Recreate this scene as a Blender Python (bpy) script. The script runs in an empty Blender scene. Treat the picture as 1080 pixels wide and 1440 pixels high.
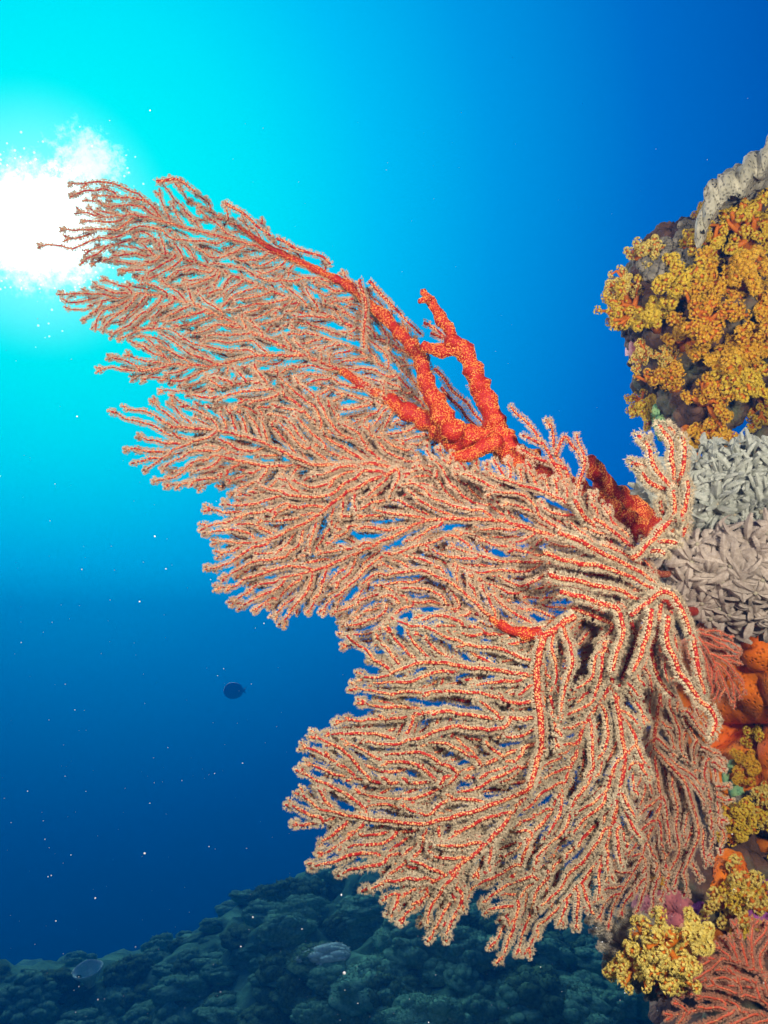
import bpy, math, random
import numpy as np
from mathutils import Vector, Matrix, noise as mnoise

scene = bpy.context.scene
C = scene.collection
rad = math.radians

# ------------------------------------------------------------------ camera
F = 1247.0                       # focal length in photo pixels (1080 x 1440)
PITCH = rad(10.0)
cam_d = bpy.data.cameras.new("camera")
cam = bpy.data.objects.new("camera", cam_d)
C.objects.link(cam)
cam_d.sensor_fit = 'VERTICAL'
cam_d.sensor_height = 24.0
cam_d.lens = 24.0 * F / 1440.0
cam_d.clip_start = 0.02
cam_d.clip_end = 300.0
cam.location = (0, 0, 0)
cam.rotation_euler = (math.pi / 2 + PITCH, 0, 0)
scene.camera = cam
RIGHT = np.array((1.0, 0, 0))
FWD = np.array((0, math.cos(PITCH), math.sin(PITCH)))
UP = np.array((0, -math.sin(PITCH), math.cos(PITCH)))


def at(px, py, d):
    """a point seen at photo pixel (px, py), d metres in front of the lens"""
    px = np.asarray(px, float); py = np.asarray(py, float); d = np.asarray(d, float)
    return (d[..., None] * (((px - 540) / F)[..., None] * RIGHT + ((720 - py) / F)[..., None] * UP + FWD))


def P3(px, py, d):
    return at(np.array(px), np.array(py), np.array(d))


# ------------------------------------------------------------------ world: open water lit from the surface
SUN = P3(58, 316, 1.0); SUN = SUN / np.linalg.norm(SUN)
sun_el = math.asin(SUN[2]); sun_az = math.atan2(SUN[0], SUN[1])
w = bpy.data.worlds.new("World"); scene.world = w; w.use_nodes = True
nt = w.node_tree; nt.nodes.clear()


def nd(t, kind, **kw):
    n = t.nodes.new(kind)
    for k, v in kw.items():
        if k == 'inp':
            for i, val in v.items(): n.inputs[i].default_value = val
        else: setattr(n, k, v)
    return n


def math_n(t, op, a, b=None, clamp=False):
    n = nd(t, 'ShaderNodeMath', operation=op, use_clamp=clamp)
    for i, v in enumerate((a, b)):
        if v is None: continue
        if isinstance(v, (int, float)): n.inputs[i].default_value = v
        else: t.links.new(v, n.inputs[i])
    return n.outputs[0]


def mix_n(t, kind, fac, a, b):
    n = nd(t, 'ShaderNodeMix', data_type='RGBA', blend_type=kind)
    for i, v in ((0, fac), (6, a), (7, b)):
        if isinstance(v, (int, float, tuple)): n.inputs[i].default_value = v
        else: t.links.new(v, n.inputs[i])
    return n.outputs[2]


def ramp_n(t, fac, stops, interp='LINEAR'):
    n = nd(t, 'ShaderNodeValToRGB'); r = n.color_ramp; r.interpolation = interp
    while len(r.elements) < len(stops): r.elements.new(0.5)
    for e, (p, c) in zip(r.elements, stops):
        e.position = p; e.color = (c[0], c[1], c[2], 1)
    t.links.new(fac, n.inputs[0])
    return n.outputs[0]


tc = nd(nt, 'ShaderNodeTexCoord')
vdot = nd(nt, 'ShaderNodeVectorMath', operation='DOT_PRODUCT'); vdot.inputs[1].default_value = tuple(SUN)
nt.links.new(tc.outputs['Generated'], vdot.inputs[0])
ang = math_n(nt, 'MULTIPLY', math_n(nt, 'ARCCOSINE', math_n(nt, 'MINIMUM', vdot.outputs['Value'], 0.999999)), 180 / math.pi)
# light scattered by the water, by angle from the sun
water = ramp_n(nt, math_n(nt, 'DIVIDE', ang, 120.0), [
    (0.0, (0.10, 1.0, 1.0)), (7 / 120, (0.0, 1.0, 1.0)), (13 / 120, (0.0, .84, 1.0)), (20 / 120, (0.0, .56, .97)),
    (27 / 120, (0.0, .34, .82)), (36 / 120, (0.0, .155, .60)), (46 / 120, (0.0, .068, .40)), (60 / 120, (0.0, .032, .25)),
    (85 / 120, (0.0, .020, .12)), (1.0, (0.0, .012, .07))])
sep = nd(nt, 'ShaderNodeSeparateXYZ'); nt.links.new(tc.outputs['Generated'], sep.inputs[0])
elev = nd(nt, 'ShaderNodeMapRange', inp={1: -0.27, 2: 0.11, 3: 0.05, 4: 1.0}); nt.links.new(sep.outputs['Z'], elev.inputs[0])
elevc = nd(nt, 'ShaderNodeCombineColor')
for i in range(3): nt.links.new(elev.outputs[0], elevc.inputs[i])
water = mix_n(nt, 'MULTIPLY', 1.0, water, elevc.outputs[0])
# the sun's image broken up by the ripples of the surface
n1 = nd(nt, 'ShaderNodeTexNoise', inp={'Scale': 85.0, 'Detail': 5.0, 'Roughness': .75}); nt.links.new(tc.outputs['Generated'], n1.inputs['Vector'])
n2 = nd(nt, 'ShaderNodeTexNoise', inp={'Scale': 9.0, 'Detail': 2.0}); nt.links.new(tc.outputs['Generated'], n2.inputs['Vector'])
a2 = math_n(nt, 'ADD', ang, math_n(nt, 'MULTIPLY', math_n(nt, 'SUBTRACT', n1.outputs[0], .5), 3.4))
a2 = math_n(nt, 'ADD', a2, math_n(nt, 'MULTIPLY', math_n(nt, 'SUBTRACT', n2.outputs[0], .5), 2.2))
core = nd(nt, 'ShaderNodeMapRange', interpolation_type='SMOOTHSTEP', inp={1: 4.35, 2: 1.9, 3: 0.0, 4: 1.0}); nt.links.new(a2, core.inputs[0])
# a second bright facet of the surface beside the sun
fd = P3(120, 232, 1.0); fd = fd / np.linalg.norm(fd)
vd2 = nd(nt, 'ShaderNodeVectorMath', operation='DOT_PRODUCT'); vd2.inputs[1].default_value = tuple(fd); nt.links.new(tc.outputs['Generated'], vd2.inputs[0])
af = math_n(nt, 'MULTIPLY', math_n(nt, 'ARCCOSINE', math_n(nt, 'MINIMUM', vd2.outputs['Value'], 0.999999)), 180 / math.pi)
af = math_n(nt, 'ADD', af, math_n(nt, 'MULTIPLY', math_n(nt, 'SUBTRACT', n1.outputs[0], .5), 5.0))
core2 = nd(nt, 'ShaderNodeMapRange', interpolation_type='SMOOTHSTEP', inp={1: 2.4, 2: .3, 3: 0.0, 4: .9}); nt.links.new(af, core2.inputs[0])
vor = nd(nt, 'ShaderNodeTexVoronoi', inp={'Scale': 230.0}); nt.links.new(tc.outputs['Generated'], vor.inputs['Vector'])
spark = math_n(nt, 'LESS_THAN', vor.outputs['Distance'], 0.27)
sm = nd(nt, 'ShaderNodeSeparateColor'); nt.links.new(vor.outputs['Color'], sm.inputs[0])
a3 = math_n(nt, 'ADD', ang, math_n(nt, 'MULTIPLY', sm.outputs[0], 5.0))
a3 = math_n(nt, 'ADD', a3, math_n(nt, 'MULTIPLY', math_n(nt, 'SUBTRACT', n2.outputs[0], .45), 16.0))
spark = math_n(nt, 'MULTIPLY', spark, math_n(nt, 'LESS_THAN', a3, 6.9))
glow = math_n(nt, 'ADD', math_n(nt, 'MULTIPLY', core.outputs[0], 1.6), math_n(nt, 'MULTIPLY', spark, .7))
halo = nd(nt, 'ShaderNodeMapRange', interpolation_type='SMOOTHSTEP', inp={1: 8.0, 2: 3.0, 3: 0.0, 4: .18}); nt.links.new(ang, halo.inputs[0])
glow = math_n(nt, 'ADD', math_n(nt, 'ADD', glow, halo.outputs[0]), core2.outputs[0])
gc = nd(nt, 'ShaderNodeCombineColor')
for i in range(3): nt.links.new(glow, gc.inputs[i])
water = mix_n(nt, 'ADD', 1.0, water, gc.outputs[0])
water10 = mix_n(nt, 'MULTIPLY', 1.0, water, (10, 10, 10, 1))
sky = nd(nt, 'ShaderNodeTexSky', sky_type='NISHITA', sun_disc=False, sun_elevation=sun_el, sun_rotation=sun_az)
skyt = mix_n(nt, 'MULTIPLY', 1.0, sky.outputs[0], (.0, .012, .02, 1))     # daylight after metres of water
tot = mix_n(nt, 'ADD', 1.0, water10, skyt)
bg = nd(nt, 'ShaderNodeBackground', inp={1: 0.1}); nt.links.new(tot, bg.inputs[0])
wo = nd(nt, 'ShaderNodeOutputWorld'); nt.links.new(bg.outputs[0], wo.inputs[0])

# ------------------------------------------------------------------ sun through the rippled surface + the diver's two strobes
sl = bpy.data.lights.new("sun", 'SUN'); sl.energy = 4.0; sl.angle = rad(60); sl.color = (1.0, .96, .88)
so = bpy.data.objects.new("sun", sl); C.objects.link(so)
so.rotation_euler = Vector(SUN).to_track_quat('Z', 'Y').to_euler()


def strobe(loc, aim, energy, cone=105):
    l = bpy.data.lights.new("strobe", 'SPOT'); l.energy = energy; l.spot_size = rad(cone); l.spot_blend = 1.0
    l.shadow_soft_size = .06; l.color = (1.0, .95, .86); l.volume_factor = 0.0
    o = bpy.data.objects.new("strobe", l); C.objects.link(o); o.location = loc
    o.rotation_euler = (Vector(loc) - Vector(aim)).to_track_quat('Z', 'Y').to_euler()


strobe((-.50, .10, .46), P3(380, 520, 1.35), 74.0)
strobe((.50, .0, .22), P3(980, 920, 1.4), 96.0, 140)

vs = scene.view_settings
vs.view_transform = 'Standard'; vs.look = 'None'; vs.exposure = 0.0; vs.gamma = 1.0
scene.render.film_transparent = False
cy = scene.cycles
cy.use_denoising = True
cy.max_bounces = 6; cy.diffuse_bounces = 2; cy.glossy_bounces = 2; cy.transmission_bounces = 3; cy.volume_bounces = 0
cy.transparent_max_bounces = 8

# ------------------------------------------------------------------ helpers
rng = np.random.default_rng(7)
random.seed(7)


def norm(v):
    return v / np.maximum(np.linalg.norm(v, axis=-1, keepdims=True), 1e-9)


class MB:
    """collects vertices and faces, then links them as one mesh object"""
    def __init__(s):
        s.v = []; s.t = []; s.q = []; s.n = 0

    def add(s, v, tris=None, quads=None):
        v = np.asarray(v, float).reshape(-1, 3)
        if tris is not None and len(tris): s.t.append(np.asarray(tris).reshape(-1, 3) + s.n)
        if quads is not None and len(quads): s.q.append(np.asarray(quads).reshape(-1, 4) + s.n)
        s.v.append(v); s.n += len(v)

    def mesh(s, name, origin=(0, 0, 0), smooth=True):
        v = np.concatenate(s.v) - np.asarray(origin)
        t = np.concatenate(s.t) if s.t else np.zeros((0, 3), int)
        q = np.concatenate(s.q) if s.q else np.zeros((0, 4), int)
        me = bpy.data.meshes.new(name)
        me.vertices.add(len(v)); me.vertices.foreach_set('co', v.astype(np.float32).ravel())
        idx = np.concatenate((t.ravel(), q.ravel())).astype(np.int32)
        me.loops.add(len(idx)); me.loops.foreach_set('vertex_index', idx)
        st = np.concatenate((np.arange(len(t)) * 3, len(t) * 3 + np.arange(len(q)) * 4)).astype(np.int32)
        me.polygons.add(len(st)); me.polygons.foreach_set('loop_start', st)
        me.polygons.foreach_set('use_smooth', np.full(len(st), smooth))
        me.update(calc_edges=True); me.validate()
        return me

    def build(s, name, mat, parent=None, origin=None, smooth=True):
        if origin is None:
            origin = (0, 0, 0)
            p = parent
            while p is not None:
                origin = np.asarray(origin) + np.asarray(p.location); p = p.parent
        me = s.mesh(name, origin, smooth)
        o = bpy.data.objects.new(name, me); C.objects.link(o)
        if mat is not None: me.materials.append(mat)
        if parent is not None: o.parent = parent
        elif np.any(np.asarray(origin) != 0): o.location = tuple(origin)
        return o


def thing(name, label, cat, loc, group=None):
    o = bpy.data.objects.new(name, None); C.objects.link(o); o.location = tuple(loc)
    o.empty_display_size = .05
    return tag(o, label, cat, group)


def tag(o, label, cat, group=None):
    o['label'] = label; o['category'] = cat
    if group: o['group'] = group
    return o


def copy_tree(o, parent=None):
    c = o.copy(); C.objects.link(c)
    for k in ('label', 'category', 'group'):
        pass
    c.parent = parent
    for ch in o.children: copy_tree(ch, c)
    return c


def orient(o, zdir, spin=0.0, scale=1.0):
    z = Vector(zdir).normalized()
    o.rotation_mode = 'QUATERNION'
    q = z.to_track_quat('Z', 'Y')
    o.rotation_quaternion = q @ Matrix.Rotation(spin, 3, 'Z').to_quaternion()
    o.scale = (scale,) * 3 if isinstance(scale, (int, float)) else scale


def frames(pts):
    t = np.gradient(pts, axis=0); t = norm(t)
    ref = -FWD
    n = ref - (t @ ref)[:, None] * t
    bad = np.linalg.norm(n, axis=1) < .15
    if bad.any(): n[bad] = np.cross(t[bad], np.array((1.0, .2, .1)))
    n = norm(n); b = np.cross(t, n)
    return t, n, b


def tube(mb, pts, r, sides=6, lump=0.0, lumpscale=60.0, flat=1.0):
    pts = np.asarray(pts, float); k = len(pts)
    if k < 2: return
    r = np.broadcast_to(np.asarray(r, float), (k,))
    t, n, b = frames(pts)
    a = np.arange(sides) / sides * 2 * math.pi
    ring = (np.cos(a)[None, :, None] * n[:, None, :] * flat + np.sin(a)[None, :, None] * b[:, None, :])
    rr = np.repeat(r[:, None], sides, 1)
    v = pts[:, None, :] + ring * rr[:, :, None]
    if lump:
        for i in range(k):
            for j in range(sides):
                p = v[i, j] * lumpscale
                rr[i, j] *= 1 + lump * mnoise.noise(p) + lump * .5 * mnoise.noise(p * 2.1)
        v = pts[:, None, :] + ring * rr[:, :, None]
    v = v.reshape(-1, 3)
    tip0 = pts[0] - t[0] * r[0] * .6; tip1 = pts[-1] + t[-1] * r[-1] * .8
    v = np.vstack((v, tip0, tip1))
    i = np.arange(k - 1)[:, None] * sides; j = np.arange(sides)[None]; j2 = (j + 1) % sides
    q = np.stack((i + j, i + j2, i + sides + j2, i + sides + j), -1).reshape(-1, 4)
    j = np.arange(sides); j2 = (j + 1) % sides; e = (k - 1) * sides
    tr = np.vstack((np.stack((np.full(sides, k * sides), j2, j), -1), np.stack((np.full(sides, k * sides + 1), e + j, e + j2), -1)))
    mb.add(v, tr, q)


def spikes(mb, root, d, L, W):
    """many thin three-sided tapering tentacles"""
    n = len(root)
    if n == 0: return
    d = norm(d); ref = np.where(np.abs(d[:, 2:3]) < .8, np.array((0, 0, 1.0)), np.array((1.0, 0, 0)))
    u = norm(np.cross(d, ref)); v = np.cross(d, u)
    L = np.broadcast_to(L, (n,))[:, None]; W = np.broadcast_to(W, (n,))[:, None] * .5
    vs_ = np.stack((root + u * W, root - u * W * .5 + v * W * .87, root - u * W * .5 - v * W * .87, root + d * L), 1).reshape(-1, 3)
    b = np.arange(n)[:, None] * 4
    tr = np.concatenate((b + (0, 1, 3), b + (1, 2, 3), b + (2, 0, 3)))
    mb.add(vs_, tr)


def resample(pts, step):
    pts = np.asarray(pts, float)
    s = np.r_[0, np.cumsum(np.linalg.norm(np.diff(pts, axis=0), axis=1))]
    m = max(2, int(round(s[-1] / step)) + 1)
    u = np.linspace(0, s[-1], m)
    return np.stack([np.interp(u, s, pts[:, i]) for i in range(pts.shape[1])], 1)


def smooth(pts, it=3):
    p = np.array(pts, float)
    for _ in range(it):
        if len(p) > 2: p[1:-1] = .25 * p[:-2] + .5 * p[1:-1] + .25 * p[2:]
    return p


def inside(poly, p):
    poly = np.asarray(poly, float); x, y = p[:, 0], p[:, 1]; c = np.zeros(len(p), bool)
    x0, y0 = poly[:, 0], poly[:, 1]; x1, y1 = np.roll(x0, 1), np.roll(y0, 1)
    for a, b, cc, dd in zip(x0, y0, x1, y1):
        if b == dd: continue
        c ^= ((b > y) != (dd > y)) & (x < (cc - a) * (y - b) / (dd - b) + a)
    return c


def colonize(poly, roots, sp, step, seed, spread=.62, wander=.55, stop=.012, holes=(), rag=0.0):
    """branches of a flat colony: lines that leave the main stems, run side by side and fork wherever there is room.
    returns chains of 2D points with their leaf counts"""
    g = np.random.default_rng(seed)
    poly = np.asarray(poly, float)
    if rag:
        poly = resample(np.vstack((poly, poly[:1])), sp * .8)[:-1]; o_ = norm(poly - poly.mean(0))
        poly = poly + o_ * (g.uniform(-1.3, .7, (len(poly), 1)) * sp * rag)
    X = np.zeros((60000, 2)); par = np.full(60000, -1); rid = np.zeros(60000, int); n = 0
    sq = []; st = []
    for ri, r in enumerate(roots):
        p = smooth(resample(r, step), 4); t = norm(np.gradient(p, axis=0))
        sq.append(p); st.append(t)
        link = -1
        if n:
            d = ((X[:n] - p[0]) ** 2).sum(1); k = int(d.argmin())
            if d[k] < (step * 3) ** 2: link = k
        for i, q in enumerate(p):
            X[n] = q; par[n] = n - 1 if i else link; rid[n] = ri; n += 1
    Q = np.concatenate(sq)[::2]; T = np.concatenate(st)[::2]

    def flow(p):
        o = p - Q; d2 = (o * o).sum(1); d = np.sqrt(d2) + 1e-6
        w = 1 / (d2 + (sp * .6) ** 2) ** 1.35
        # outward part fades on the line itself
        v = (w[:, None] * (T + spread * o / d[:, None] * np.minimum(1, d / sp)[:, None])).sum(0)
        v /= max(np.hypot(*v), 1e-9)
        a = wander * (mnoise.noise((p[0] / (sp * 4.2), p[1] / (sp * 4.2), seed * 3.7)) + .6 * mnoise.noise((p[0] / (sp * 1.7), p[1] / (sp * 1.7), seed * 1.3)))
        c, s_ = math.cos(a), math.sin(a)
        return np.array((v[0] * c - v[1] * s_, v[0] * s_ + v[1] * c))

    ea = poly; eb = np.roll(poly, 1, 0); ey = np.where(eb[:, 1] == ea[:, 1], 1e-9, eb[:, 1] - ea[:, 1])

    def inp(p):
        c = ((ea[:, 1] > p[1]) != (eb[:, 1] > p[1])) & (p[0] < (eb[:, 0] - ea[:, 0]) * (p[1] - ea[:, 1]) / ey + ea[:, 0])
        return bool(c.sum() & 1)
    queue = list(range(n)); g.shuffle(queue); qi = 0
    extra = 0
    while True:
        if qi >= len(queue):
            # sow the gaps that are left
            if extra > 2: break
            extra += 1
            lo, hi = poly.min(0), poly.max(0)
            gx, gy = np.meshgrid(np.arange(lo[0], hi[0], sp * .6), np.arange(lo[1], hi[1], sp * .6))
            cand = np.stack((gx.ravel(), gy.ravel()), 1); cand = cand[inside(poly, cand)] + 0.0
            cands = list(cand[g.permutation(len(cand))])
        else:
            i = queue[qi]; qi += 1
            f = flow(X[i]); nrm_ = np.array((-f[1], f[0])); dd = sp * g.uniform(.98, 1.2)
            cands = [X[i] + nrm_ * dd, X[i] - nrm_ * dd]
        for c in cands:
            if not inp(c): continue
            if ((X[:n] - c) ** 2).sum(1).min() < (sp * .93) ** 2: continue
            if any((c[0] - h[0]) ** 2 + (c[1] - h[1]) ** 2 < h[2] ** 2 for h in holes): continue
            up = []; p = c.copy(); join = -1; d_ = None
            for k in range(70):
                dv = ((X[:n] - p) ** 2).sum(1); m = int(dv.argmin()); dm = math.sqrt(dv[m])
                if dm < sp * .42: join = m; break
                f = -flow(p)
                pull = (X[m] - p) / max(dm, 1e-6)
                if k > 5 and dm < sp * 1.7: f = f + pull * min(.9, .10 * (k - 5))
                if d_ is not None: f = f * .6 + d_ * .4
                d_ = f / max(np.hypot(*f), 1e-9)
                p = p + d_ * step; up.append(p.copy())
            if join < 0: continue
            dn = [c]; p = c.copy(); d_ = None; ok = True
            for k in range(90):
                f = flow(p)
                if d_ is not None: f = f * .65 + d_ * .35
                d_ = f / max(np.hypot(*f), 1e-9); q = p + d_ * step
                if not inp(q): break
                if ((X[:n] - q) ** 2).sum(1).min() < (sp * .62) ** 2: break
                if k > 5 and g.random() < stop: break
                p = q; dn.append(p.copy())
            line = up[::-1] + dn
            if len(line) < 4: continue
            pr = join
            for q in line:
                X[n] = q; par[n] = pr; rid[n] = rid[join]; pr = n; queue.append(n); n += 1
    N = X[:n]; par = par[:n]
    kids = [[] for _ in range(n)]
    for i, p in enumerate(par):
        if p >= 0: kids[p].append(i)
    order = []; stack = [i for i in range(n) if par[i] < 0]
    while stack:
        i = stack.pop(); order.append(i); stack += kids[i]
    leaf = np.zeros(n)
    for i in reversed(order): leaf[i] = sum(leaf[k] for k in kids[i]) if kids[i] else 1
    chains = []; starts = [(i, -1) for i in range(n) if par[i] < 0]
    while starts:
        i, p = starts.pop(); ch = [p] if p >= 0 else []
        while True:
            ch.append(i)
            if not kids[i]: break
            ks = sorted(kids[i], key=lambda k: -leaf[k]); starts += [(k, i) for k in ks[1:]]; i = ks[0]
        if len(ch) > 1:
            lf = leaf[ch].copy()
            if p >= 0: lf[0] = lf[1]
            chains.append((smooth(N[ch], 2), lf, rid[ch[-1]]))
    return chains


def n2(x, y, s, seed):
    return mnoise.noise((x * s, y * s, seed * 7.3))


# ------------------------------------------------------------------ materials
def mat(name):
    m = bpy.data.materials.new(name); m.use_nodes = True
    t = m.node_tree; b = t.nodes['Principled BSDF']; b.inputs['Specular IOR Level'].default_value = .25
    b.inputs['Roughness'].default_value = .7
    return m, t, b


def objco(t):
    return nd(t, 'ShaderNodeTexCoord').outputs['Object']


def noise_n(t, scale, detail=3.0, vec=None):
    n = nd(t, 'ShaderNodeTexNoise', inp={'Scale': scale, 'Detail': detail})
    t.links.new(vec if vec is not None else objco(t), n.inputs['Vector'])
    return n.outputs[0]


def bump_n(t, b, h, strength=.4, dist=.002):
    n = nd(t, 'ShaderNodeBump', inp={'Strength': strength, 'Distance': dist}); t.links.new(h, n.inputs['Height'])
    t.links.new(n.outputs[0], b.inputs['Normal'])


def mat_dotted(name, base, base2, dot, scale, size, rough=.6, trans=0.0):
    """red coral skin studded with small closed polyps"""
    m, t, b = mat(name); v = nd(t, 'ShaderNodeTexVoronoi', inp={'Scale': scale, 'Randomness': .9}); t.links.new(objco(t), v.inputs['Vector'])
    k = nd(t, 'ShaderNodeMapRange', interpolation_type='SMOOTHSTEP', inp={1: size * 1.25, 2: size * .8}); t.links.new(v.outputs['Distance'], k.inputs[0])
    c = mix_n(t, 'MIX', noise_n(t, 14.0), base + (1,), base2 + (1,))
    pn = nd(t, 'ShaderNodeSeparateColor'); t.links.new(v.outputs['Color'], pn.inputs[0])
    k2 = math_n(t, 'MULTIPLY', k.outputs[0], math_n(t, 'GREATER_THAN', pn.outputs[0], .16))
    dc = mix_n(t, 'MIX', pn.outputs[1], dot + (1,), (dot[0] * .95, dot[1] * .6, dot[2] * .5, 1))
    c = mix_n(t, 'MIX', k2, c, dc)
    t.links.new(c, b.inputs['Base Color']); b.inputs['Roughness'].default_value = rough
    bump_n(t, b, k.outputs[0], .6, .0015)
    return m


def mat_plain(name, c1, c2, scale, rough=.75, bump=.3, dist=.002, bscale=None, trans=0.0, detail=4.0, c3=None, pores=0.0):
    m, t, b = mat(name); n = noise_n(t, scale, detail)
    st = [(.32, c1), (.68, c2)] if c3 is None else [(.3, c1), (.5, c2), (.68, c3)]
    col = ramp_n(t, n, st)
    t.links.new(col, b.inputs['Base Color']); b.inputs['Roughness'].default_value = rough
    if pores:
        v = nd(t, 'ShaderNodeTexVoronoi', inp={'Scale': pores, 'Randomness': 1.0}); t.links.new(objco(t), v.inputs['Vector'])
        h = math_n(t, 'ADD', math_n(t, 'MINIMUM', v.outputs['Distance'], .45), math_n(t, 'MULTIPLY', noise_n(t, pores * .25, 4.0), .8)); bump_n(t, b, h, .9, dist * 1.6)
        pk = nd(t, 'ShaderNodeMapRange', inp={1: .10, 2: .32, 3: .45, 4: 1.0}); t.links.new(v.outputs['Distance'], pk.inputs[0])
        pc = nd(t, 'ShaderNodeCombineColor')
        for i in range(3): t.links.new(pk.outputs[0], pc.inputs[i])
        col = mix_n(t, 'MULTIPLY', .8, col, pc.outputs[0]); t.links.new(col, b.inputs['Base Color'])
    elif bump: bump_n(t, b, noise_n(t, bscale or scale * 4, 4.0), bump, dist)
    if trans:
        out = t.nodes['Material Output']; tr = nd(t, 'ShaderNodeBsdfTranslucent'); t.links.new(col, tr.inputs[0])
        mx = nd(t, 'ShaderNodeMixShader', inp={0: trans}); t.links.new(b.outputs[0], mx.inputs[1]); t.links.new(tr.outputs[0], mx.inputs[2])
        t.links.new(mx.outputs[0], out.inputs[0])
    return m


M = {}
M['red'] = mat_dotted('red_branch', (.30, .006, .005), (.42, .014, .006), (.80, .42, .17), 400.0, .46)
M['stem'] = mat_dotted('red_stem', (.27, .005, .006), (.46, .018, .006), (.62, .10, .02), 430.0, .40)
M['polyp'] = mat_plain('cream_polyp', (.63, .43, .26), (.80, .60, .40), 30.0, .8, 0, trans=.28)
M['polyp_near'] = mat_plain('pale_cream_polyp', (.57, .44, .27), (.72, .59, .39), 30.0, .8, 0, trans=.25)
M['bud'] = mat_plain('orange_bud', (.62, .13, .02), (.82, .36, .08), 60.0, .6, 0)
M['salmon'] = mat_dotted('salmon_branch', (.55, .07, .03), (.60, .12, .05), (.75, .35, .14), 300.0, .34)
M['salmon_polyp'] = mat_plain('salmon_polyp', (.62, .27, .15), (.76, .42, .26), 30.0, .8, 0, trans=.35)
M['yellow'] = mat_plain('yellow_polyp', (.82, .54, .02), (.93, .70, .08), 9.0, .6, 0, trans=.25)
M['gold'] = mat_plain('golden_polyp', (.80, .38, .012), (.92, .60, .05), 9.0, .6, 0, trans=.25)
M['lemon'] = mat_plain('lemon_polyp', (.86, .62, .08), (.95, .80, .24), 11.0, .6, 0, trans=.25)
M['orange_stalk'] = mat_plain('orange_stalk', (.66, .14, .008), (.78, .24, .012), 25.0, .55, .2, .001, trans=.2)
M['sponge'] = mat_plain('orange_sponge', (.80, .13, .004), (.94, .26, .008), 18.0, .7, .9, .004, 160.0, pores=130.0)
M['rock'] = mat_plain('reef_rock', (.04, .022, .016), (.14, .07, .045), 13.0, .9, .9, .012, 45.0, c3=(.13, .14, .08))
M['plate'] = mat_plain('plate_coral', (.36, .33, .22), (.62, .56, .40), 34.0, .8, .5, .004, 140.0, pores=150.0)
M['knobby'] = mat_plain('knobbly_coral', (.12, .11, .08), (.38, .32, .22), 45.0, .85, .9, .004, 160.0, pores=190.0)
M['lilac'] = mat_plain('lilac_coral', (.22, .20, .24), (.36, .33, .38), 60.0, .85, .6, .003, 220.0, pores=170.0)
M['xenia'] = mat_plain('grey_brown_polyp', (.44, .34, .255), (.64, .53, .42), 8.0, .7, 0, trans=.35)
M['xenia_pale'] = mat_plain('water_tinted_polyp', (.42, .43, .34), (.64, .63, .52), 8.0, .7, 0, trans=.35)  # greenish cast of the blue water light is put into this colour
M['xenia_stalk'] = mat_plain('pale_stalk', (.28, .24, .16), (.36, .30, .2), 40.0, .7, .2)
M['feather'] = mat_plain('grey_feather_polyp', (.46, .40, .31), (.62, .56, .44), 40.0, .8, 0, trans=.3)
M['purple'] = mat_plain('purple_crust', (.26, .05, .22), (.40, .10, .34), 40.0, .8, .6, .004, 160.0, pores=110.0)
M['pink'] = mat_plain('pink_sponge', (.50, .12, .13), (.62, .20, .18), 30.0, .7, .5, .003, 160.0, pores=120.0)
M['greenfinger'] = mat_plain('green_finger', (.10, .34, .20), (.34, .50, .18), 40.0, .7, .3, pores=160.0)
M['bush'] = mat_plain('dark_green_bush', (.015, .06, .03), (.03, .11, .05), 30.0, .8, .3)
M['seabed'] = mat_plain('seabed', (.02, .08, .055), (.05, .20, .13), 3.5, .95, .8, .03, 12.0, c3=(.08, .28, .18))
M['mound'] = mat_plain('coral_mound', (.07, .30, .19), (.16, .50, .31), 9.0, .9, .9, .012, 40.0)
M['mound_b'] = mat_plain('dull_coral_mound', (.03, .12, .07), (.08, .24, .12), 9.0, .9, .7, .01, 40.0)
M['pale'] = mat_plain('pale_coral', (.30, .68, .60), (.44, .80, .72), 9.0, .9, .7, .01, 40.0)  # low red painted in: stands for light the water would absorb
for k_ in ('seabed', 'mound', 'mound_b', 'pale'): M[k_].node_tree.nodes['Principled BSDF'].inputs['Specular IOR Level'].default_value = 0.0
M['snow'] = mat_plain('marine_snow', (.7, .7, .68), (.85, .85, .8), 30.0, .9, 0)
M['fish'] = mat_plain('water_blue_fish', (.015, .20, .50), (.02, .23, .55), 10.0, .5, 0)  # water's blue put into the body colour, imitating fading with distance


def ico(sub):
    import bmesh
    bm = bmesh.new(); bmesh.ops.create_icosphere(bm, subdivisions=sub, radius=1.0)
    v = np.array([x.co[:] for x in bm.verts]); f = np.array([[x.index for x in y.verts] for y in bm.faces]); bm.free()
    return v, f


ICO = {k: ico(k) for k in (1, 2, 3, 4, 5, 6)}


def blob(mb, centre, radii, sub=4, amp=.25, scale=2.0, seed=0, knob=0.0, kscale=6.0, rot=None):
    """a lumpy closed solid: coarse swell plus rounded knobs"""
    v, f = ICO[sub]
    h = np.empty(len(v))
    for i, p in enumerate(v):
        q = Vector(p) * scale + Vector((seed * 3.1, seed * 1.7, seed * 5.3))
        x = 1 + amp * mnoise.fractal(q, 1.0, 2.0, 4)
        if knob:
            dd = mnoise.voronoi(Vector(p) * kscale + Vector((seed, 0, seed * 2)))[0][0]
            x += knob * (math.sqrt(max(0.0, 1 - min(1.0, dd * 1.35) ** 2)) - .5)
        if sub >= 6: x += .035 * mnoise.fractal(q * 5.0, .8, 2.0, 4)
        h[i] = x
    u = v * h[:, None] * np.asarray(radii)
    if rot is not None: u = u @ np.array(rot.to_3x3()).T
    mb.add(u + np.asarray(centre), f)


from mathutils.bvhtree import BVHTree

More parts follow.
